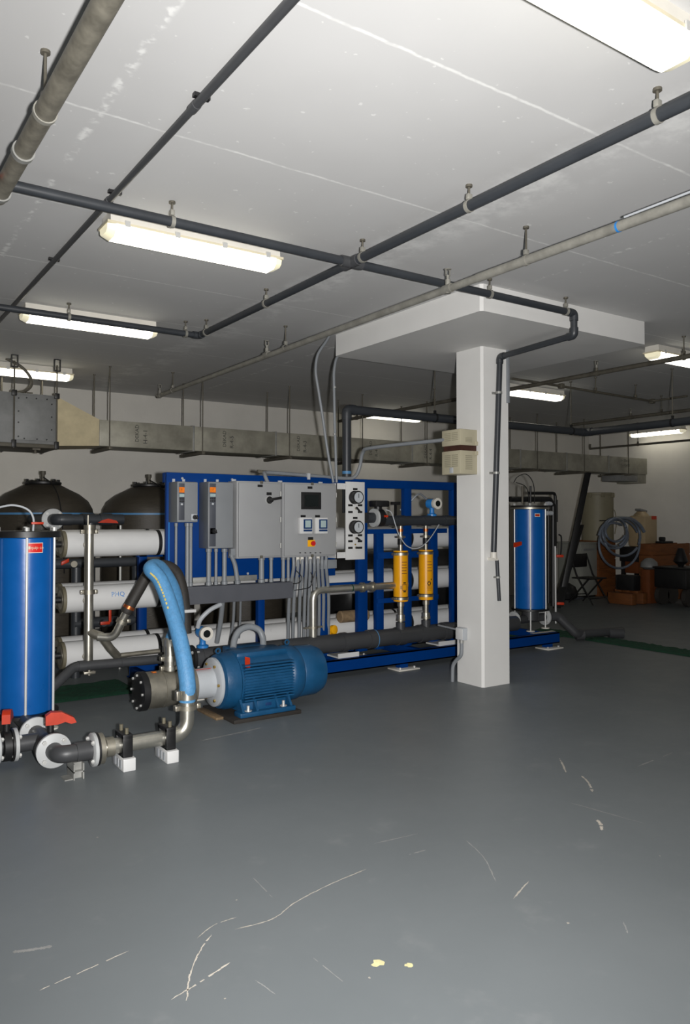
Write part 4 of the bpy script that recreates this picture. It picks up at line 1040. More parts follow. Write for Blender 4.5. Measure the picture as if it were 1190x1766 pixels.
MB().cyl((x - 0.12, HY, HZ), (x - 0.16, HY, HZ), 0.07, n=18).build('clamp', 'stainless_dull', t)
# vertical stainless with elbow
x = on(540, 1080, y=HY).x; zE = on(560, 1017, y=HY).z; xr = on(640, 1012, y=HY).x
MB().tube(fillet([(x, HY, HZ + 0.07), (x, HY, zE), (xr + 0.45, HY - 0.0, zE)], 0.1, 10), 0.036, 18).build('steel_riser', 'stainless', t)
o = MB().cyl((x, HY, on(540, 1082, y=HY).z - 0.012), (x, HY, on(540, 1082, y=HY).z + 0.012), 0.046, n=18).box((x - 0.1, HY - 0.012, on(540, 1082, y=HY).z - 0.008), (x + 0.1, HY + 0.012, on(540, 1082, y=HY).z + 0.008)).build('clamp', 'stainless_dull', t)
MB().band((on(606, 1014, y=HY).x, HY, zE), (1, 0, 0), 0.036, 0.001, 0.012).build('tape', 'turf', t)
for px in (625, 642): MB().band((on(px, 1012, y=HY).x, HY, zE), (1, 0, 0), 0.036, 0.014, 0.03).build('clamp', 'stainless_dull', t)
for px in (708, 660):
    xx = on(px, 1008, y=HY).x
# supply from the near filter along the vessel row
t = thing('feed_pipe', 'slimmer charcoal pipe angling down behind the near blue filter', 'pipe', (2, 6.05, 0.2))
q0, q1, q2 = on(286, 1136, y=6.07), on(128, 1150, y=6.07), on(80, 1195, y=5.95)
MB().tube(fillet([q0, q1, q2], 0.1, 8), 0.037, 18).build('pipe', 'charcoal', t)
socket(t, q1.lerp(q0, 0.08), q0 - q1, 0.037, 0.03, 'charcoal', 'coupling', 1.12); socket(t, q1.lerp(q0, 0.5), q0 - q1, 0.037, 0.008, 'charcoal', 'coupling', 1.08)
socket(t, q0, (1, 0, 0), 0.037, 0.04, 'black', 'end_socket', 1.5)
p = on(154, 1160, y=6.07)
MB().obox(p, (0.09, 0, 0), (0, 0.04, 0), (0, 0, 0.022), 0.005).cyl(p - V((0, 0, 0.02)), p + V((0, 0, 0.05)), 0.012, n=8).build('clamp', 'stainless_dull', t)

# ------------------------------------------------------------------ yellow cartridges with their black header
CYY = 6.13
for i, (px, ya, yb) in enumerate(((691, 949.5, 1037), (734.5, 948, 1034))):
    a, b = on(px, ya, y=CYY), on(px, yb, y=CYY); x = a.x
    t = thing('energy_cartridge', ('yellow cylinder with a diamond mark, left of the pair', 'yellow cylinder with a black burst mark, right of the pair')[i], 'cylinder', (x, CYY, b.z), 'yellow cylinders on the blue rack')
    CR = 0.075
    MB().lathe((x, CYY, b.z), (0, 0, 1), [(CR - 0.004, 0), (CR, 0.004), (CR, a.z - b.z - 0.004), (CR - 0.004, a.z - b.z)], 32).build('shell', 'yellow', t)
    for zz in (b.z + 0.03 + 0.015 * i, a.z - 0.035):
        s = MB().band((x, CYY, zz), (0, 0, 1), CR, 0.004, 0.024, 28).build('strap', 'stainless_dull', t)
        MB().band((x, CYY, zz + 0.016), (0, 0, 1), CR, 0.002, 0.008, 28).build('rubber_edge', 'black', s)
        MB().obox((x - CR - 0.014, CYY - 0.0, zz), (0.028, 0, 0), (0, 0.05, 0), (0, 0, 0.022), 0.003).build('clamp_bolt', 'stainless_dull', s)
    zero = (CAM - V((x, CYY, 1.0))); zero.z = 0; zero.normalize()
    def dec(h0, h1, a0, a1, m='ink', nm='print_mark', zc=0.0):
        patch_round((x, CYY, b.z), (0, 0, 1), zero, CR + 0.0004, h0, h1, a0, a1, m, t, nm, 4)
    H = a.z - b.z
    if i == 0:
        dec(H * .36, H * .385, 0.35, 0.75, 'black'); dec(H * .19, H * .215, 0.35, 0.75, 'black'); dec(H * .25, H * .32, -0.02, 0.1, 'black')
        for q in ((.33, .345, .25, .85), (.22, .235, .25, .85), (.225, .34, .22, .28), (.225, .34, .82, .88)): dec(H * q[0], H * q[1], q[2], q[3], 'wooddark')
        for k in range(5): dec(H * (.55 + k * .055), H * (.565 + k * .055), 0.15, 0.95 - 0.1 * (k % 2), 'wooddark')
    else:
        for k in range(6):
            q = k * PI / 3; dec(H * (.335 + .035 * math.sin(q)) - .01, H * (.335 + .035 * math.sin(q)) + .01, 0.45 + 0.22 * math.cos(q) - 0.06, 0.45 + 0.22 * math.cos(q) + 0.06, 'black')
        dec(H * .40, H * .43, 0.7, 0.85, 'black')
        for k in range(3): dec(H * (.20 + k * .03), H * (.208 + k * .03), 0.15, 0.85, 'wooddark')
        for k in range(4): dec(H * (.58 + k * .06), H * (.592 + k * .06), 0.2, 0.95 - 0.12 * (k % 2), 'wooddark')
    # fittings below and above
    f = MB().cyl((x, CYY, b.z), (x, CYY, HZ + 0.05), 0.026, n=16).build('lower_tube', 'stainless_dull', t)
    for zz, rr, hh, m in ((b.z - 0.03, 0.036, 0.02, 'stainless_dull'), (b.z - 0.155, 0.042, 0.02, 'stainless'), (b.z - 0.185, 0.046, 0.012, 'stainless_dull')):
        MB().cyl((x, CYY, zz - hh), (x, CYY, zz + hh), rr, n=18).build('clamp', m, f)
    MB().cyl((x, CYY, b.z - 0.21), (x, CYY, b.z - 0.3), 0.046, n=18).build('pvc_adapter', 'charcoal', f)
    zt = on(px, 900, y=CYY).z
    f = MB().cyl((x, CYY, a.z), (x, CYY, zt), 0.021, n=16).build('upper_tube', 'stainless_dull', t)
    MB().cyl((x, CYY, a.z + 0.06), (x, CYY, a.z + 0.12), 0.028, n=16).build('black_sleeve', 'black', f)
    MB().cyl((x, CYY, zt - 0.10), (x, CYY, zt - 0.07), 0.026, n=16).build('copper_ring', 'copper', f)
    MB().cyl((x, CYY, a.z + 0.125), (x, CYY, a.z + 0.15), 0.036, n=16).box((x - 0.06, CYY - 0.015, a.z + 0.128), (x + 0.05, CYY + 0.015, a.z + 0.147)).build('clamp', 'stainless_dull', f)
a, b = on(652, 1036, y=CYY - 0.09), on(757, 1031, y=CYY - 0.09)
HZ2 = on(710, 898, y=CYY).z
t = thing('black_header', 'black header pipe with a flanged valve above the yellow cylinders', 'pipe', (on(710, 898, y=CYY).x, CYY, HZ2 - 0.06))
x0, x1 = on(660, 898, y=CYY).x, on(786, 898, y=CYY).x + 0.15
MB().cyl((x0, CYY, HZ2), (x1, CYY, HZ2), 0.05, n=22).build('pipe', 'darkpipe', t)
for px in (661, 690, 735, 770): socket(t, (on(px, 898, y=CYY).x, CYY, HZ2), (1, 0, 0), 0.05, 0.05, 'darkpipe', 'coupling', 1.12)
x = on(645, 890, y=CYY).x
MB().cyl((x - 0.1, CYY, HZ2 + 0.03), (x0 + 0.02, CYY, HZ2 + 0.03), 0.052, n=22).build('pipe', 'darkpipe', t)
MB().cyl((x - 0.01, CYY, HZ2 + 0.03), (x + 0.015, CYY, HZ2 + 0.03), 0.092, n=26).build('flange', 'flangegrey', t)
v = MB().cyl((x + 0.015, CYY, HZ2 + 0.03), (x + 0.09, CYY, HZ2 + 0.03), 0.088, n=26).cyl((x + 0.05, CYY, HZ2 + 0.03), (x + 0.05, CYY, HZ2 + 0.2), 0.04, n=16).build('valve_body', 'black', t)
MB().box((x - 0.02, CYY - 0.06, HZ2 + 0.14), (x + 0.15, CYY + 0.06, HZ2 + 0.2), 0.01).build('actuator', 'black', v)
bolts(v, (x + 0.09, CYY, HZ2 + 0.03), (1, 0, 0), 0.07, 6, 0.009, 0.012)
MB().box((x + 0.06, CYY - 0.1, HZ2 + 0.035), (x + 0.1, CYY - 0.06, HZ2 + 0.055)).build('tag', 'orange', v)
cp = [on(665, 879, y=CYY - 0.1), on(675, 884, y=CYY - 0.11), on(682, 905, y=CYY - 0.11), on(688, 922, y=CYY - 0.11), on(700, 940, y=CYY - 0.11), on(714, 946, y=CYY - 0.11), on(728, 942, y=CYY - 0.11), on(742, 928, y=CYY - 0.1), on(757, 905, y=CYY - 0.06)]
MB().tube(spline(cp, 6), 0.0055, 8).build('sensor_cable', 'lightgrey', t)
p = on(682, 868, y=CYY + 0.05)
MB().box((p.x - 0.05, p.y - 0.02, p.z - 0.015), (p.x + 0.05, p.y + 0.02, p.z + 0.015), 0.004).box((p.x - 0.01, p.y - 0.01, HZ2 + 0.05), (p.x + 0.01, p.y + 0.01, p.z - 0.01)).build('small_valve', 'black', t)

def transmitter(c, label, s=1.0, face=None):
    """flow transmitter: blue head, cream display ring"""
    c = V(c)
    t = thing('flow_transmitter', label, 'transmitter', c - V((0, 0, 0.13 * s)), 'blue flow transmitters')
    d = V(face).normalized()
    b = MB().lathe(c - d * 0.08 * s, d, [(0.03 * s, 0), (0.05 * s, 0.005), (0.05 * s, 0.1 * s), (0.045 * s, 0.11 * s)], 24).build('head', 'devblue', t)
    MB().lathe(c + d * 0.025 * s, d, [(0.056 * s, 0), (0.058 * s, 0.004), (0.058 * s, 0.04 * s), (0.034 * s, 0.042 * s)], 26).build('cover_ring', 'offwhite', t)
    MB().cyl(c + d * 0.066 * s, c + d * 0.069 * s, 0.032 * s, n=22).build('display', 'screen', t)
    MB().lathe(c - V((0, 0, 0.13 * s)) - d * 0.03 * s, (0, 0, 1), [(0.05 * s, 0), (0.05 * s, 0.02 * s), (0.028 * s, 0.03 * s), (0.024 * s, 0.06 * s), (0.03 * s, 0.09 * s)], 20).build('neck', 'devblue', t)
    e = d.cross(V((0, 0, 1))).normalized()
    MB().cyl(c - d * 0.04 * s + e * -0.04 * s, c - d * 0.04 * s - e * 0.075 * s, 0.02 * s, n=12).build('cable_gland', 'devblue', t)
    return t
c = on(352, 1088, y=6.13)
transmitter((c.x, 6.13, HZ + HR + 0.128), 'blue transmitter with a cream ring on the charcoal header', 1.0, (-0.05, -1, 0))
c = on(748, 867, y=CYY)
transmitter((c.x, CYY, HZ2 + 0.05 + 0.128), 'blue transmitter on the black header beside the column', 1.0, (0.0, -1, 0))
o = MB().tube(spline([on(735, 860, y=6.2), on(722, 852, y=6.32), on(705, 868, y=6.4), on(690, 880, y=6.45)], 6), 0.012, 8).build('sensor_conduit', 'conduit'); tag(o, 'short grey cable curling behind the upper blue transmitter', 'cable')

# orange and yellow bits lying behind the header
o = MB().lathe(on(585, 1090, y=6.36), (1, 0, 0), [(0.05, 0), (0.06, 0.01), (0.06, 0.33), (0.05, 0.34)], 18).build('wrapped_fitting', 'brown'); tag(o, 'brown cloth wrapped fitting lying behind the charcoal header', 'fitting')
o.location.z = 0.505 - 0.05
t = thing('yellow_valve', 'small yellow valve handle poking over the charcoal header', 'valve', on(571, 1088, y=6.3))
p = on(572, 1086, y=6.3)
MB().lathe(p, (0.3, -1, 0.1), [(0.03, 0), (0.045, 0.005), (0.045, 0.04), (0.03, 0.045)], 16).build('handwheel', 'warnyellow', t)
MB().box((p.x - 0.1, 6.28, p.z - 0.04), (p.x, 6.31, p.z - 0.015), 0.006).cyl((p.x, 6.31, p.z), (p.x, 6.31, 0.36), 0.02, n=10).build('stem', 'warnyellow', t)

# ------------------------------------------------------------------ blue cartridge filter housings
def filter_housing(x, y, z0, z1, label, leg_to, lx):
    R = 0.192
    t = thing('filter_housing', label, 'filter', (x, y, leg_to), 'blue filter housings')
    H = z1 - z0
    MB().lathe((x, y, z0), (0, 0, 1), [(R - 0.006, 0), (R, 0.006), (R, H - 0.006), (R - 0.006, H)], 44).build('shell', 'tankblue', t)
    top = MB().lathe((x, y, z1), (0, 0, 1), [(R + 0.03, 0), (R + 0.036, 0.004), (R + 0.036, 0.04), (R + 0.03, 0.045)], 44).build('lid', 'black', t)
    MB().band((x, y, z1 + 0.012), (0, 0, 1), R + 0.03, 0.0072, 0.02, 44).build('lid_band', 'stainless_dull' if leg_to > 0.1 else 'black', top)
    MB().lathe((x, y, z0 - 0.03), (0, 0, 1), [(R + 0.005, 0), (R + 0.03, 0.006), (R + 0.03, 0.028), (R, 0.03)], 44).build('base_flange', 'black', t)
    MB().cyl((x, y, z0 - 0.03), (x, y, max(leg_to + 0.02, z0 - 0.14)), 0.1, n=26).build('sump', 'charcoal', t)
    an0 = math.atan2(-y, -x)
    for k in range(6):
        an = an0 + lx + k * PI / 3
        px, py = x + (R + 0.014) * math.cos(an), y + (R + 0.014) * math.sin(an)
        MB().cyl((px, py, leg_to if k % 2 == 0 else z0 - 0.03), (px, py, z1 + 0.05), 0.0085, n=10).build('tie_rod', 'rod', t)
        MB().cyl((px, py, z1 + 0.045), (px, py, z1 + 0.07), 0.016, n=8).build('nut', 'chrome', top)
        if k % 2 == 0: MB().cyl((px, py, leg_to), (px, py, leg_to + 0.01), 0.05, n=14).build('foot', 'offwhite', t)
    return t, top, R
fx_, fy_ = 1.185, 5.66
t, top, R = filter_housing(fx_, fy_, 0.175, 1.365, 'near blue cartridge filter housing at the left edge', 0.0, 0.03)
zero = V((-fx_, -fy_, 0)).normalized(); zero = Quaternion((0, 0, 1), 0.2) @ zero
patch_round((fx_, fy_, 0), (0, 0, 1), zero, R + 0.0006, 1.262, 1.332, -0.19, 0.36 - 0.17 + 0.19, 'offwhite', t, 'label_edge', 10)
patch_round((fx_, fy_, 0), (0, 0, 1), zero, R + 0.0012, 1.267, 1.327, -0.17, 0.36, 'redlabel', t, 'label', 10)
text_round('equip co', 0.03, (fx_, fy_, 1.298), (0, 0, 1), Quaternion((0, 0, 1), 0.14) @ zero, R + 0.0028, 'cream', t, along=False)
patch_round((fx_, fy_, 0), (0, 0, 1), zero, R + 0.002, 1.288, 1.308, -0.15, -0.06, 'cream', t, 'logo_block', 3)
tp = [V((fx_ + 0.02, fy_ - 0.12, 1.41)), V((fx_ + 0.02, fy_ - 0.12, 1.50)), V((fx_ - 0.02, fy_ - 0.11, 1.56)), V((fx_ - 0.12, fy_ - 0.10, 1.585)), V((fx_ - 0.25, fy_ - 0.05, 1.55))]
o = MB().tube(spline(tp, 6), 0.007, 8).build('vent_tube', 'lightgrey', top)
MB().box((fx_ + 0.005, fy_ - 0.14, 1.455), (fx_ + 0.085, fy_ - 0.115, 1.472), 0.004).build('vent_valve', 'orange', o)
c = on(914, 980, y=6.36)
t, top, R = filter_housing(c.x, 6.36, on(914, 1053, y=6.16).z, on(914, 878, y=6.16).z, 'far blue cartridge filter housing right of the column', 0.172, 0.02)
zr = on(914, 878, y=6.16).z
zero = V((-c.x, -6.36, 0)).normalized()
patch_round((c.x, 6.36, 0), (0, 0, 1), zero, R + 0.0008, zr - 0.09, zr - 0.05, 0.3, 0.65, 'offwhite', t, 'label_edge', 6)
patch_round((c.x, 6.36, 0), (0, 0, 1), zero, R + 0.0016, zr - 0.083, zr - 0.057, 0.33, 0.62, 'orange', t, 'label', 6)
for k, pl_ in enumerate(([(912, 868), (911, 850), (905, 838), (890, 832)], [(922, 868), (920, 835), (908, 818), (893, 822), (886, 832)])):
    MB().tube(spline([on(a, b, y=6.3) for a, b in pl_], 6), 0.005, 8).build('vent_tube', 'black', top)
for px in (901, 915): MB().cyl(on(px, 868, y=6.3), on(px, 838, y=6.3), 0.012, n=10).build('vent_valve', 'black' if px > 910 else 'rust', top)
# pvc below the far filter
t = thing('drain_manifold', 'grey flanged pipe under the far blue filter', 'pipe', (c.x, 6.36, 0.2))
MB().cyl((c.x - 0.45, 6.36, 0.30), (c.x + 0.32, 6.36, 0.30), 0.05, n=20).build('pipe', 'charcoal', t)
flange(t, (c.x - 0.29, 6.36, 0.30), (1, 0, 0), 0.1); flange(t, (c.x + 0.24, 6.36, 0.30), (1, 0, 0), 0.1)
MB().box((c.x - 0.25, 6.08, 0.1705), (c.x + 0.12, 6.14, 0.172)).build('shim_plate', 'offwhite', t)
MB().tube(fillet([(c.x + 0.28, 6.36, 0.30), (c.x + 0.42, 6.3, 0.30), on(994, 1093, z=0.09), on(1072, 1088, z=0.07)], 0.08), 0.055, 16).build('floor_pipe', 'charcoal', t)
p = on(1062, 1092, z=0.06); socket(t, p, RV, 0.055, 0.09, 'charcoal', 'coupling', 1.12)
p = on(1000, 1095, z=0.07); socket(t, p, RV, 0.055, 0.05, 'charcoal', 'coupling', 1.15)
# small valves seen beside the column
o = MB().prism([on(889, 936, y=6.1), on(889, 944, y=6.1), on(900, 940, y=6.1), on(900, 934, y=6.1)], (0, 0.03, 0)).build('orange_lever', 'orange'); tag(o, 'orange valve lever showing just right of the column', 'valve')

# black pipework frame behind the far filter
t = thing('black_manifold', 'black plastic pipework standing behind the far blue filter', 'pipe', on(955, 1050, y=6.75))
YK = 6.72
for pl_, r in (([(880, 861), (948, 861), (954, 872), (954, 1045)], 0.034), ([(912, 850.5), (957.5, 850.5), (957.5, 945)], 0.02), ([(946, 870), (946, 1040)], 0.02), ([(960, 862), (960, 900)], 0.016)):
    pts = [on(a, b, y=YK + (0.06 if r < 0.03 else 0)) for a, b in pl_]
    MB().tube(fillet(pts, 0.05) if len(pts) > 2 else pts, r, 12).build('pipe', 'black', t)
MB().cyl(on(957.5, 942, y=YK - 0.05), on(958.5, 1075, y=YK - 0.05), 0.012, n=10).build('white_tube', 'white', t)
o = MB().tube(spline([on(961, 958, y=YK), on(967, 955, y=YK), on(968, 927, y=YK), on(964, 922, y=YK)], 5), 0.01, 8).build('loop_pipe', 'black', t)
for a, b in ((965, 959), (966, 1041)):
    p = on(a, b, y=YK - 0.03); MB().obox(p, RV * 0.09, (0, 0.03, 0), (0, 0, 0.035), 0.008).build('lever', 'orange', t)
for py in (868, 885): p = on(946, py, y=YK); MB().cyl(p - V((0.03, 0, 0)), p + V((0.06, 0, 0)), 0.03, n=12).build('union', 'lightgrey', t)

# ------------------------------------------------------------------ black filter tanks behind the vessels
TR = 0.55; TY = 9.12
for i, (x, lab) in enumerate(((on(74, 840, y=TY).x, 'dark fibreglass filter tank at the left edge, domed top with pipe flange'), (on(257, 840, y=TY).x, 'dark fibreglass filter tank beside the left end of the blue panel'), (4.62, 'dark fibreglass filter tank hidden behind the blue panel'))):
    t = thing('filter_tank', lab, 'tank', (x, TY, 0), 'dark fibreglass tanks')
    zt = 1.86
    prof = [(TR - 0.1, 0), (TR - 0.02, 0.05), (TR, 0.12), (TR, 1.52), (TR - 0.012, 1.60), (TR - 0.06, 1.69), (TR - 0.16, 1.77), (TR - 0.28, 1.83), (0.2, 1.868), (0.12, 1.885)]
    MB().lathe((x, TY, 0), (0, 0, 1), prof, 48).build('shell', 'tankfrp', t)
    MB().band((x, TY, 1.545), (0, 0, 1), TR - 0.004, 0.006, 0.022, 48).build('blue_band', 'frpband', t)
    n_ = MB().lathe((x, TY, 1.872), (0, 0, 1), [(0.19, 0), (0.2, 0.01), (0.2, 0.03), (0.16, 0.045)], 28).build('top_flange', 'black', t)
    for k in range(6):
        q = k * PI / 3; MB().cyl((x + 0.17 * math.cos(q), TY + 0.17 * math.sin(q), 1.9), (x + 0.17 * math.cos(q), TY + 0.17 * math.sin(q), 1.935), 0.018, n=6).build('bolt', 'black', n_)
    MB().cyl((x, TY, 1.91), (x, TY, 1.99), 0.02, n=10).cyl((x, TY, 1.99), (x, TY, 2.03), 0.03, n=10).build('vent_fitting', 'rust', n_)
    ln = [(x, TY - 0.02, 1.96), (x + 0.03, TY - 0.30, 1.87), (x + 0.05, TY - 0.50, 1.72), (x + 0.07, TY - TR - 0.01, 1.5), (x + 0.09, TY - TR - 0.01, 1.2), (x + 0.10, TY - TR - 0.01, 0.9)]
    MB().tube(spline(ln, 6), 0.007, 6).build('vent_line', 'black', n_)
t = thing('shade_tank', 'added dark tank shape standing in for the shade behind the vessels and blue rack', 'tank', (6.6, 8.25, 0))  # unseen tank, added so the shaded gaps between the vessels come out black
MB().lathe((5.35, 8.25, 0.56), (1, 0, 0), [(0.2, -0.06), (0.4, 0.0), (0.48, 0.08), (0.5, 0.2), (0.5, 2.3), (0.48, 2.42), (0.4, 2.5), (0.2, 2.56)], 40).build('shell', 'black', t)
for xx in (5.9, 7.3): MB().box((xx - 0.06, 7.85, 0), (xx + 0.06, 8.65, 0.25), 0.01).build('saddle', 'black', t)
YN = 7.6
t = thing('tank_pipe', 'dark plastic pipe with a grey flange and orange lever in front of the tanks', 'pipe', V((on(140, 900, y=YN).x, YN, 0)))
a, b = on(101, 896, y=YN), on(212, 900, y=YN); b.z = a.z
MB().cyl(a, b, 0.05, n=20).build('pipe', 'darkpipe', t)
flange(t, a + V((-0.02, 0.12, 0)), (0, 1, 0), 0.105, 'flangegrey', 0.03, False)
MB().tube(fillet([a + V((0.12, 0, 0)), a - V((0.02, 0, 0)), a + V((-0.02, 1.0, 0))], 0.08), 0.056, 18).build('elbow', 'darkpipe', t)
for f in (0.45, 0.72): socket(t, a.lerp(b, f), (1, 0, 0), 0.05, 0.06, 'darkpipe', 'coupling', 1.2)
p = on(187, 898, y=YN - 0.06)
MB().prism([p + V((-0.1, 0, -0.02)), p + V((0.1, 0, -0.025)), p + V((0.08, 0, 0.0)), p + V((0.0, 0, 0.02)), p + V((-0.06, 0, 0.005))], (0, 0.05, 0)).build('lever', 'orange', t)
for px in (148, 208): q = on(px, 906, y=YN); MB().cyl(q, V((q.x, YN, 0.0)), 0.014, n=8).build('pipe_stand', 'galv', t)
MB().cyl(V((a.x + 0.3, YN, a.z)), V((a.x + 0.3, YN, 0.0)), 0.05, n=16).build('down_pipe', 'darkpipe', t)
# pipework low behind the vessels
t = thing('lower_tank_pipe', 'dark low pipe with a red lever between the vessel rows', 'pipe', on(180, 1075, y=7.4))
a, b = on(95, 973, y=7.4), on(235, 985, y=7.4); b.z = a.z
MB().cyl(a, b, 0.045, n=16).build('pipe', 'darkpipe', t)
q = on(128, 973, y=7.33); MB().cyl(q, q + V((0, 0.05, 0)), 0.03, n=18).build('gauge_flange', 'stainless_dull', t)
q = on(112, 969, y=7.34); MB().obox(q, (0.07, 0, 0.03), (0, 0.03, 0), (0, 0, 0.035), 0.006).build('lever', 'orange', t)
q = on(189, 1060, y=7.3); MB().box((q.x - 0.012, 7.28, q.z - 0.07), (q.x + 0.012, 7.3, q.z + 0.09), 0.004).box((q.x - 0.09, 7.28, q.z - 0.09), (q.x, 7.3, q.z - 0.06), 0.004).build('red_lever', 'orange', t)
MB().cyl((q.x - 0.05, 7.3, q.z - 0.08), (q.x - 0.05, 7.4, q.z - 0.08), 0.03, n=14).build('valve_hub', 'darkpipe', t)
MB().cyl((q.x - 0.3, 7.42, q.z - 0.08), (q.x + 0.35, 7.42, q.z - 0.08), 0.05, n=16).build('pipe', 'darkpipe', t)
for dx in (-0.28, 0.3): MB().cyl((q.x + dx, 7.42, 0), (q.x + dx, 7.42, a.z), 0.045, n=16).build('down_pipe', 'darkpipe', t)

# ------------------------------------------------------------------ things on the column
t = thing('column_box', 'beige vented electrical box in two halves on the left column face', 'box', (4.74, 5.12, 1.9))
bx0, bx1, by0, by1 = 4.645, CX, 5.0, 5.245
zs = [on(794, q, y=by0).z for q in (817, 776, 767, 739)]
for (z0, z1, nm_) in ((zs[0], zs[1], 'lower_housing'), (zs[2], zs[3], 'upper_housing')):
    o = MB().box((bx0, by0, z0), (bx1, by1, z1), 0.006).build(nm_, 'boxtan', t)
    hh = z1 - z0
    for y0 in (by0 + 0.03, by0 + 0.125):
        for k in range(7 if hh > 0.17 else 5):
            zz = z0 + hh * 0.32 + k * hh * 0.55 / (7 if hh > 0.17 else 5)
            MB().box((bx0 - 0.003, y0, zz), (bx0, y0 + 0.08, zz + hh * 0.04)).build('louvre', 'venttan', o)
    for k in range(8 if hh > 0.17 else 4):
        zz = z0 + hh * 0.2 + k * hh * 0.08
        MB().box((bx0 + 0.06, by0 - 0.003, zz), (bx0 + 0.14, by0, zz + hh * 0.035)).build('louvre', 'venttan', o)
    for zz in ((z1 - 0.02,) if nm_[0] == 'l' else (z0 + 0.02,)):
        MB().box((bx1 - 0.035, by0 - 0.012, zz - 0.018), (bx1 + 0.0, by0, zz + 0.018), 0.003).build('mounting_tab', 'boxtan', o)
MB().box((bx0 + 0.012, by0 + 0.012, zs[1]), (bx1, by1 - 0.012, zs[2])).build('slot_core', 'boxslot', t)
MB().box((bx0 - 0.012, by0 + 0.09, zs[0] + 0.01), (bx0, by0 + 0.13, zs[0] + 0.06), 0.003).build('latch', 'lightgrey', t)

t = thing('outlet_box', 'small grey outlet box low on the left column face', 'box', on(800, 1100, x=CX))
p = on(798, 1092, x=CX - 0.0)
MB().box((CX - 0.055, p.y - 0.065, p.z - 0.055), (CX, p.y + 0.035, p.z + 0.055), 0.006).build('box', 'lightgrey', t)
MB().box((CX - 0.06, p.y - 0.06, p.z - 0.05), (CX - 0.055, p.y + 0.03, p.z + 0.05), 0.002).build('cover', 'white', t)
MB().cyl((CX - 0.03, p.y + 0.035, p.z + 0.03), (CX - 0.03, p.y + 0.30, p.z + 0.04), 0.009, n=8).build('side_conduit', 'conduit', t)
yb = p.y - 0.015
pts = [V((CX - 0.028, yb, p.z - 0.055)), V((CX - 0.028, yb, p.z - 0.14)), V((CX - 0.03, yb + 0.01, p.z - 0.20)), V((CX - 0.035, yb + 0.075, p.z - 0.26)), V((CX - 0.04, yb + 0.105, p.z - 0.32)), V((CX - 0.04, yb + 0.11, 0.0))]
MB().tube(spline(pts, 6), 0.017, 12).build('floor_conduit', 'conduit', t)
MB().cyl(pts[0] + V((0, 0, 0.0)), pts[0] - V((0, 0, 0.03)), 0.022, n=12).build('fitting', 'galv', t)

# ------------------------------------------------------------------ green turf strips in the floor trench
def turf(x0, y0, x1, y1, label):
    nx, ny = max(2, int((x1 - x0) / 0.035)), max(2, int((y1 - y0) / 0.035)); m = MB(); vs = []; fs = []
    for j in range(ny + 1):
        for i in range(nx + 1):
            e = (i in (0, nx) or j in (0, ny))
            vs.append((x0 + (x1 - x0) * i / nx + (0 if e else random.uniform(-.01, .01)), y0 + (y1 - y0) * j / ny + (0 if e else random.uniform(-.01, .01)), 0.003 if e else random.uniform(0.008, 0.022)))
    for j in range(ny):
        for i in range(nx): fs.append((j * (nx + 1) + i, j * (nx + 1) + i + 1, (j + 1) * (nx + 1) + i + 1, (j + 1) * (nx + 1) + i))
    o = m.add(vs, fs).build('turf_strip', 'turf', None, 180); tag(o, label, 'mat')
turf(0.2, 6.47, 2.3, 7.08, 'green turf strip on the floor behind the pump and vessels')
turf(7.16, 6.47, 7.75, 7.08, 'short piece of green turf at the right end of the skid')
turf(7.75, -1.0, 8.15, 7.08, 'green turf strip crossing the far floor at right')

# ------------------------------------------------------------------ stores in the far right corner
def far(px, py, y): return on(px, py, y=y)
# white cabinet
p = on(1003, 1031, z=0); q = on(1030, 1031, z=0)
fy = p.y
wx0 = p.x; wx1 = on(1030, 1000, y=fy).x
zc = on(1015, 935, y=fy).z
t = thing('storage_cabinet', 'plain white cabinet behind the folding chair', 'cabinet', ((wx0 + wx1) / 2, fy + 0.3, 0))
MB().box((wx0, fy, 0.03), (wx1, fy + 0.55, zc - 0.03), 0.01).build('body', 'cabwhite', t)
MB().box((wx0 - 0.03, fy - 0.03, zc - 0.03), (wx1 + 0.03, fy + 0.57, zc), 0.006).build('top', 'cabwhite', t)
MB().box((wx0 + 0.02, fy - 0.012, 0.06), (wx1 - 0.02, fy, zc - 0.06), 0.004).build('door', 'cabwhite', t)
MB().box((wx0 + 0.05, fy - 0.02, zc - 0.16), (wx1 - 0.1, fy - 0.012, zc - 0.12)).build('handle', 'ductdark', t)
MB().box((wx0 + 0.02, fy + 0.03, 0), (wx1 - 0.02, fy + 0.53, 0.03)).build('plinth', 'black', t)
# tan drum on it
dx = (on(1005, 900, y=fy + .25).x + on(1057, 900, y=fy + .25).x) / 2; dr = 0.30
dz1 = on(1030, 850, y=fy + .25).z
t = thing('chemical_drum', 'tall tan plastic drum standing on the white cabinet', 'drum', (dx, fy + 0.26, zc))
MB().lathe((dx, fy + 0.26, zc), (0, 0, 1), [(dr - 0.02, 0), (dr, 0.02), (dr, dz1 - zc - 0.05), (dr + 0.012, dz1 - zc - 0.045), (dr + 0.012, dz1 - zc - 0.005), (dr, dz1 - zc)], 36).build('shell', 'tan', t)
for k in range(8):
    q = k * PI / 4 + 0.2; MB().box((dx + dr * math.cos(q) - 0.03, fy + 0.26 + dr * math.sin(q) - 0.03, dz1 - 0.09), (dx + dr * math.cos(q) + 0.03, fy + 0.26 + dr * math.sin(q) + 0.03, dz1 - 0.005), 0.008).build('lid_lug', 'tan', t)
MB().tube(spline([(dx + dr, fy + 0.2, zc + 0.62), (dx + dr + 0.09, fy + 0.15, zc + 0.6), (dx + dr + 0.1, fy + 0.12, zc + 0.35), (dx + dr + 0.02, fy + 0.1, zc + 0.14)], 6), 0.007, 6).build('drain_tube', 'tan', t)
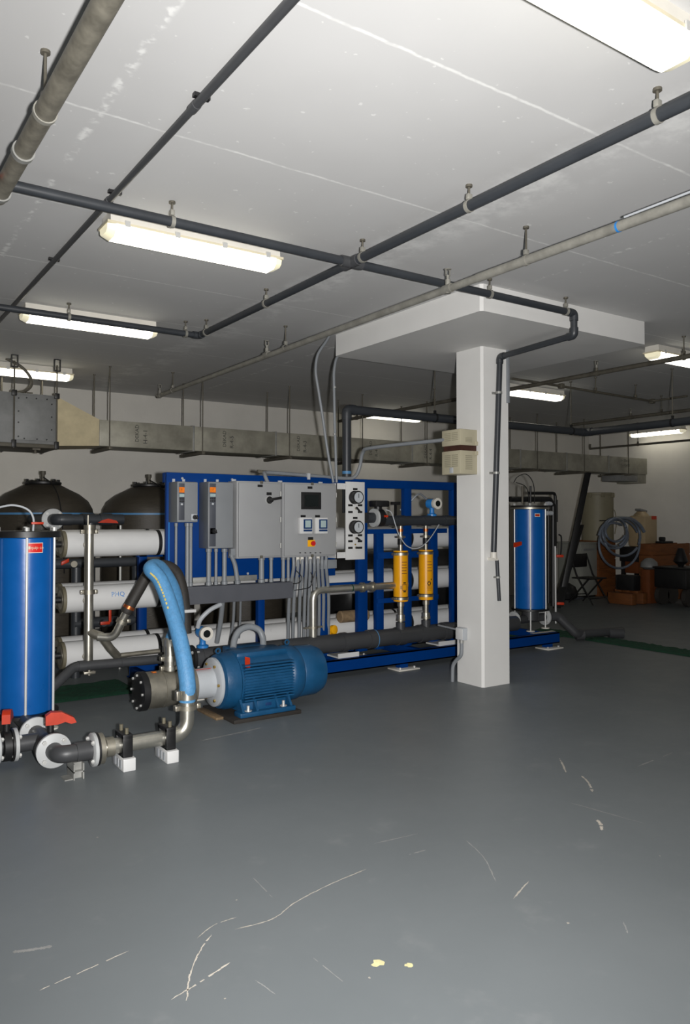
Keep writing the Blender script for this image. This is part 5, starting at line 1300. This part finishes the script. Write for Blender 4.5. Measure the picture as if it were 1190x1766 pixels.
# folding chair
cp_ = on(997, 1038, z=0)
t = thing('folding_chair', 'black folding chair in front of the white cabinet', 'chair', cp_)
cx, cy = cp_.x, cp_.y - 0.25
sw = 0.44
MB().box((cx - sw / 2, cy - 0.2, 0.43), (cx + sw / 2, cy + 0.2, 0.455), 0.01).build('seat', 'black', t)
MB().box((cx - sw / 2, cy + 0.22, 0.62), (cx + sw / 2, cy + 0.25, 0.86), 0.012).build('backrest', 'black', t)
for sd in (-1, 1):
    xx = cx + sd * sw / 2
    MB().tube(fillet([(xx, cy - 0.24, 0.0), (xx, cy + 0.1, 0.5), (xx, cy + 0.24, 0.86)], 0.1), 0.012, 8).build('front_leg', 'black', t)
    MB().tube([(xx - sd * 0.03, cy + 0.3, 0.0), (xx - sd * 0.03, cy - 0.14, 0.44)], 0.012, 8).build('rear_leg', 'black', t)
MB().tube([(cx - sw / 2, cy - 0.17, 0.1), (cx + sw / 2, cy - 0.17, 0.1)], 0.009, 8).build('stretcher', 'black', t)
MB().tube([(cx - sw / 2 + 0.03, cy + 0.23, 0.14), (cx + sw / 2 - 0.03, cy + 0.23, 0.14)], 0.009, 8).build('stretcher', 'black', t)
# leaning steel
p0, p1 = on(966, 1046, z=0.04), on(1014, 815, y=8.55)
o = MB().obox((p0 + p1) / 2, (p1 - p0), RV * 0.10, FW * 0.05, 0.005).build('leaning_beam', 'black'); tag(o, 'long black steel beam leaning left of the tan drum', 'beam'); 
p0, p1 = on(960, 1049, z=0.04), on(1001, 905, y=9.0)
o = MB().obox((p0 + p1) / 2, (p1 - p0), RV * 0.12, FW * 0.05, 0.005).build('leaning_plank', 'black'); tag(o, 'shorter black plank leaning under the long steel beam', 'beam')
o = MB().lathe(on(978, 1034, z=0.0), (0, 0, 1), [(0.1, 0), (0.17, 0.03), (0.2, 0.12), (0.15, 0.24), (0.05, 0.3)], 20).build('black_sack', 'black'); tag(o, 'slumped black bag at the foot of the leaning beams', 'bag')
o = MB().box((on(962, 1031, z=0).x, on(985, 1033, z=0).y - 0.1, 0), (on(992, 1031, z=0).x, on(985, 1033, z=0).y + 0.2, 0.03), 0.004).build('floor_board', 'drivestrip'); tag(o, 'flat grey board on the floor beside the folding chair', 'board')
# wooden crate panel standing right of the cabinet
def planked(name, label, cat, x0, x1, y0, y1, z0, z1, n, m='wood', mats=None):
    t = thing(name, label, cat, ((x0 + x1) / 2, (y0 + y1) / 2, z0))
    h = (z1 - z0) / n
    for i in range(n):
        MB().box((x0, y0, z0 + i * h + 0.006), (x1, y0 + 0.02, z0 + (i + 1) * h - 0.004), 0.003).build('plank', m, t)
        MB().box((x0, y0 + 0.02, z0 + i * h + 0.006), (x0 + 0.02, y1, z0 + (i + 1) * h - 0.004), 0.003).build('plank', m, t)
    for xx in (x0 + 0.03, x1 - 0.07):
        MB().box((xx, y0 + 0.02, z0), (xx + 0.05, y0 + 0.06, z1), 0.003).build('batten', m, t)
    MB().box((x1 - 0.02, y0 + 0.02, z0), (x1, y1, z1)).build('side_panel', m, t)
    MB().box((x0 + 0.02, y1 - 0.02, z0), (x1 - 0.02, y1, z1)).build('back_panel', m, t)
    MB().box((x0 + 0.02, y0 + 0.02, z0), (x1 - 0.02, y1 - 0.02, z0 + 0.02)).build('bottom', m, t)
    return t
y_ = fy - 0.05
planked('wooden_crate', 'tall orange wooden crate between the white cabinet and the clutter', 'crate', on(1033, 1000, y=y_).x, on(1062, 1000, y=y_).x, y_, y_ + 0.5, 0, on(1045, 932, y=y_).z, 6)
y2 = 8.28
planked('wooden_box', 'orange wooden box at the far right edge under small black tools', 'crate', on(1126, 1000, y=y2).x, on(1192, 1000, y=y2).x, y2, y2 + 0.28, 0.0, on(1140, 938, y=y2).z, 5, 'wood')
# jug on a black stand
yc_ = y_; y_ = 8.62
jx0, jx1 = on(1082, 900, y=y_ + 0.15).x, on(1125, 900, y=y_ + 0.15).x
jc = on(1106, 900, y=y_ + 0.3).x; jr = 0.2; jz0, jz1 = on(1100, 944, y=y_ + 0.15).z, on(1100, 882, y=y_ + 0.15).z
t = thing('stand', 'black stand under the pale chemical jug', 'stand', (jc, y_ + 0.3, 0))
MB().box((jc - jr - 0.05, y_ + 0.02, jz0 - 0.28), (jc + jr + 0.05, y_ + 0.6, jz0), 0.01).build('top_box', 'black', t)
for sx in (-1, 1):
    for yy in (y_ + 0.06, y_ + 0.55): MB().box((jc + sx * jr - 0.03, yy - 0.03, 0), (jc + sx * jr + 0.03, yy + 0.03, jz0 - 0.27)).build('leg', 'black', t)
MB().box((jc - jr, y_ + 0.05, 0.45), (jc + jr, y_ + 0.56, 0.72), 0.01).build('lower_box', 'crateorange', t)
t = thing('chemical_jug', 'pale translucent jug with an orange label on the black stand', 'jug', (jc, y_ + 0.3, jz0))
hh = jz1 - jz0
MB().box((jc - jr, y_ + 0.08, jz0), (jc + jr, y_ + 0.46, jz1 - 0.08), 0.05).build('body', 'jug', t)
MB().lathe((jc, y_ + 0.3, jz1 - 0.1), (0, 0, 1), [(jr * 0.8, 0), (jr * 0.62, 0.05), (jr * 0.45, 0.08), (jr * 0.4, 0.1)], 24).build('shoulder', 'jug', t)
MB().obox((jc, y_ + 0.3, jz1 + 0.02), (jr * 1.05, 0, -0.035), (0, 0.12, 0), (0.002, 0, 0.04), 0.006).build('pump_head', 'ductdark', t)
MB().box((jc - 0.0, y_ + 0.074, jz1 - 0.15), (jc + jr * 0.75, y_ + 0.08, jz1 - 0.085)).build('label', 'orange', t)
# coil of grey hose hung on the crate
hy = 8.45
t = thing('hose_coil', 'loose coil of grey hose hanging in front of crate and drum', 'hose', on(1070, 980, y=hy))
def loop(cxp, cyp, rxp, ryp, yy, r, a0=0.0, a1=2 * PI, n=36):
    pts = []
    for k in range(n + 1):
        q = a0 + (a1 - a0) * k / n
        pts.append(on(cxp + rxp * math.cos(q), cyp - ryp * math.sin(q), y=yy + 0.04 * math.sin(3 * q)))
    return MB().tube(pts, r, 10)
for (a, b, c_, d_, yy, a0, a1, r) in ((1068, 938, 35, 42, hy, 0.5, 2 * PI + 0.2, 0.021), (1073, 926, 31, 33, hy - 0.04, -0.4, 2 * PI - 0.6, 0.023), (1060, 918, 21, 24, hy - 0.06, -1.2, 2 * PI - 1.4, 0.022), (1062, 914, 18, 20, hy - 0.1, 0.2, 2 * PI - 0.5, 0.02), (1059, 924, 24, 22, hy - 0.02, 1.0, 2 * PI + 0.4, 0.02)):
    loop(a, b, c_, d_, yy, r, a0, a1).build('coil', 'greyhose', t)
MB().tube(spline([on(1033, 924, y=hy), on(1040, 908, y=hy - 0.02), on(1058, 895, y=hy - 0.05), on(1085, 894, y=hy - 0.05), on(1102, 904, y=hy - 0.05), on(1111, 917, y=hy - 0.05)], 6), 0.03, 10).build('loose_end', 'greyhose', t)
MB().box((on(1066, 897, y=hy).x - 0.02, hy, on(1066, 897, y=hy).z - 0.02), (on(1066, 897, y=hy).x + 0.02, y_ + 0.2, on(1066, 897, y=hy).z)).build('hook', 'black', t)
# low clutter
y3 = 8.1
t = thing('pallet_truck', 'orange pallet with yellow rollers below the hose coil', 'pallet', on(1090, 1040, z=0))
xa, xb = on(1074, 1020, y=y3 + 0.4).x, on(1100, 1020, y=y3).x
for k in range(3): MB().box((xa, y3 + k * 0.17, 0.2), (xb, y3 + k * 0.17 + 0.13, 0.24), 0.004).build('board', 'wood', t)
for xx in (xa + 0.05, xb - 0.12): MB().box((xx - 0.04, y3, 0.0), (xx + 0.1, y3 + 0.5, 0.2), 0.02).build('block', 'wood', t)
o = MB().box((xa + 0.02, y3 + 0.05, 0.24), (xb - 0.05, y3 + 0.4, 0.5), 0.01).build('black_case', 'black'); tag(o, 'black case resting on the orange pallet', 'case')
y4 = 8.1
xa, xb = on(1108, 1010, y=y4 + 0.15).x, on(1136, 1010, y=y4).x
t = planked('orange_carton', 'orange cardboard carton with dark print, topped by a grey bag', 'carton', xa, xb, y4, y4 + 0.17, 0, on(1115, 983, y=y4).z, 1, 'crateorange')
text_flat('DHKG', 0.1, ((xa + xb) / 2, y4 - 0.002, 0.2), (1, 0, 0), (0, 0, 1), 'wood', t)
zz = on(1115, 983, y=y4).z
o = MB().lathe(((xa + xb) / 2, y4 + 0.1, zz), (0, 0, 1), [(0.08, 0), (0.15, 0.04), (0.14, 0.12), (0.08, 0.18), (0.03, 0.2)], 16).build('plastic_bag', 'ductdark'); tag(o, 'crumpled grey plastic bag on the orange carton', 'bag')
y4 = 7.4
xa, xb = on(1137, 1010, y=y4 + 0.5).x, on(1220, 1010, y=y4).x
t = thing('tool_cart', 'black tool cart at the right edge of the picture', 'cart', ((xa + xb) / 2, y4 + 0.3, 0))
MB().box((xa, y4, 0.3), (xb, y4 + 0.6, on(1150, 985, y=y4).z), 0.02).build('tub', 'black', t)
MB().box((xa - 0.02, y4 - 0.02, on(1150, 985, y=y4).z), (xb, y4 + 0.62, on(1150, 985, y=y4).z + 0.03), 0.01).build('rim', 'black', t)
for sx in (xa + 0.15, xb - 0.2):
    for yy in (y4 + 0.05, y4 + 0.55): MB().cyl((sx, yy - 0.04, 0.16), (sx, yy + 0.04, 0.16), 0.16, n=22).build('wheel', 'rubber', t)
MB().box((xa + 0.4, y4 - 0.03, 0.55), (xb - 0.1, y4 - 0.02, 0.58)).build('handle_bar', 'galv', t)
o = MB().lathe((xa + 0.25, y4 + 0.25, on(1150, 985, y=y4).z + 0.03), (0, 0, 1), [(0.04, 0), (0.05, 0.03), (0.12, 0.09), (0.05, 0.3), (0.03, 0.32)], 14).build('black_tool', 'black'); tag(o, 'dark tool standing up in the black tool cart', 'tool')
p = on(1142, 936, y=y2 + 0.2)
o = MB().box((p.x - 0.14, y2 + 0.1, on(1140, 938, y=y2).z), (p.x + 0.2, y2 + 0.25, on(1140, 938, y=y2).z + 0.04), 0.01).box((p.x - 0.08, y2 + 0.12, on(1140, 938, y=y2).z + 0.04), (p.x + 0.0, y2 + 0.22, on(1140, 938, y=y2).z + 0.12), 0.02).build('small_tool', 'black'); tag(o, 'small black tool lying on the far right wooden box', 'tool')
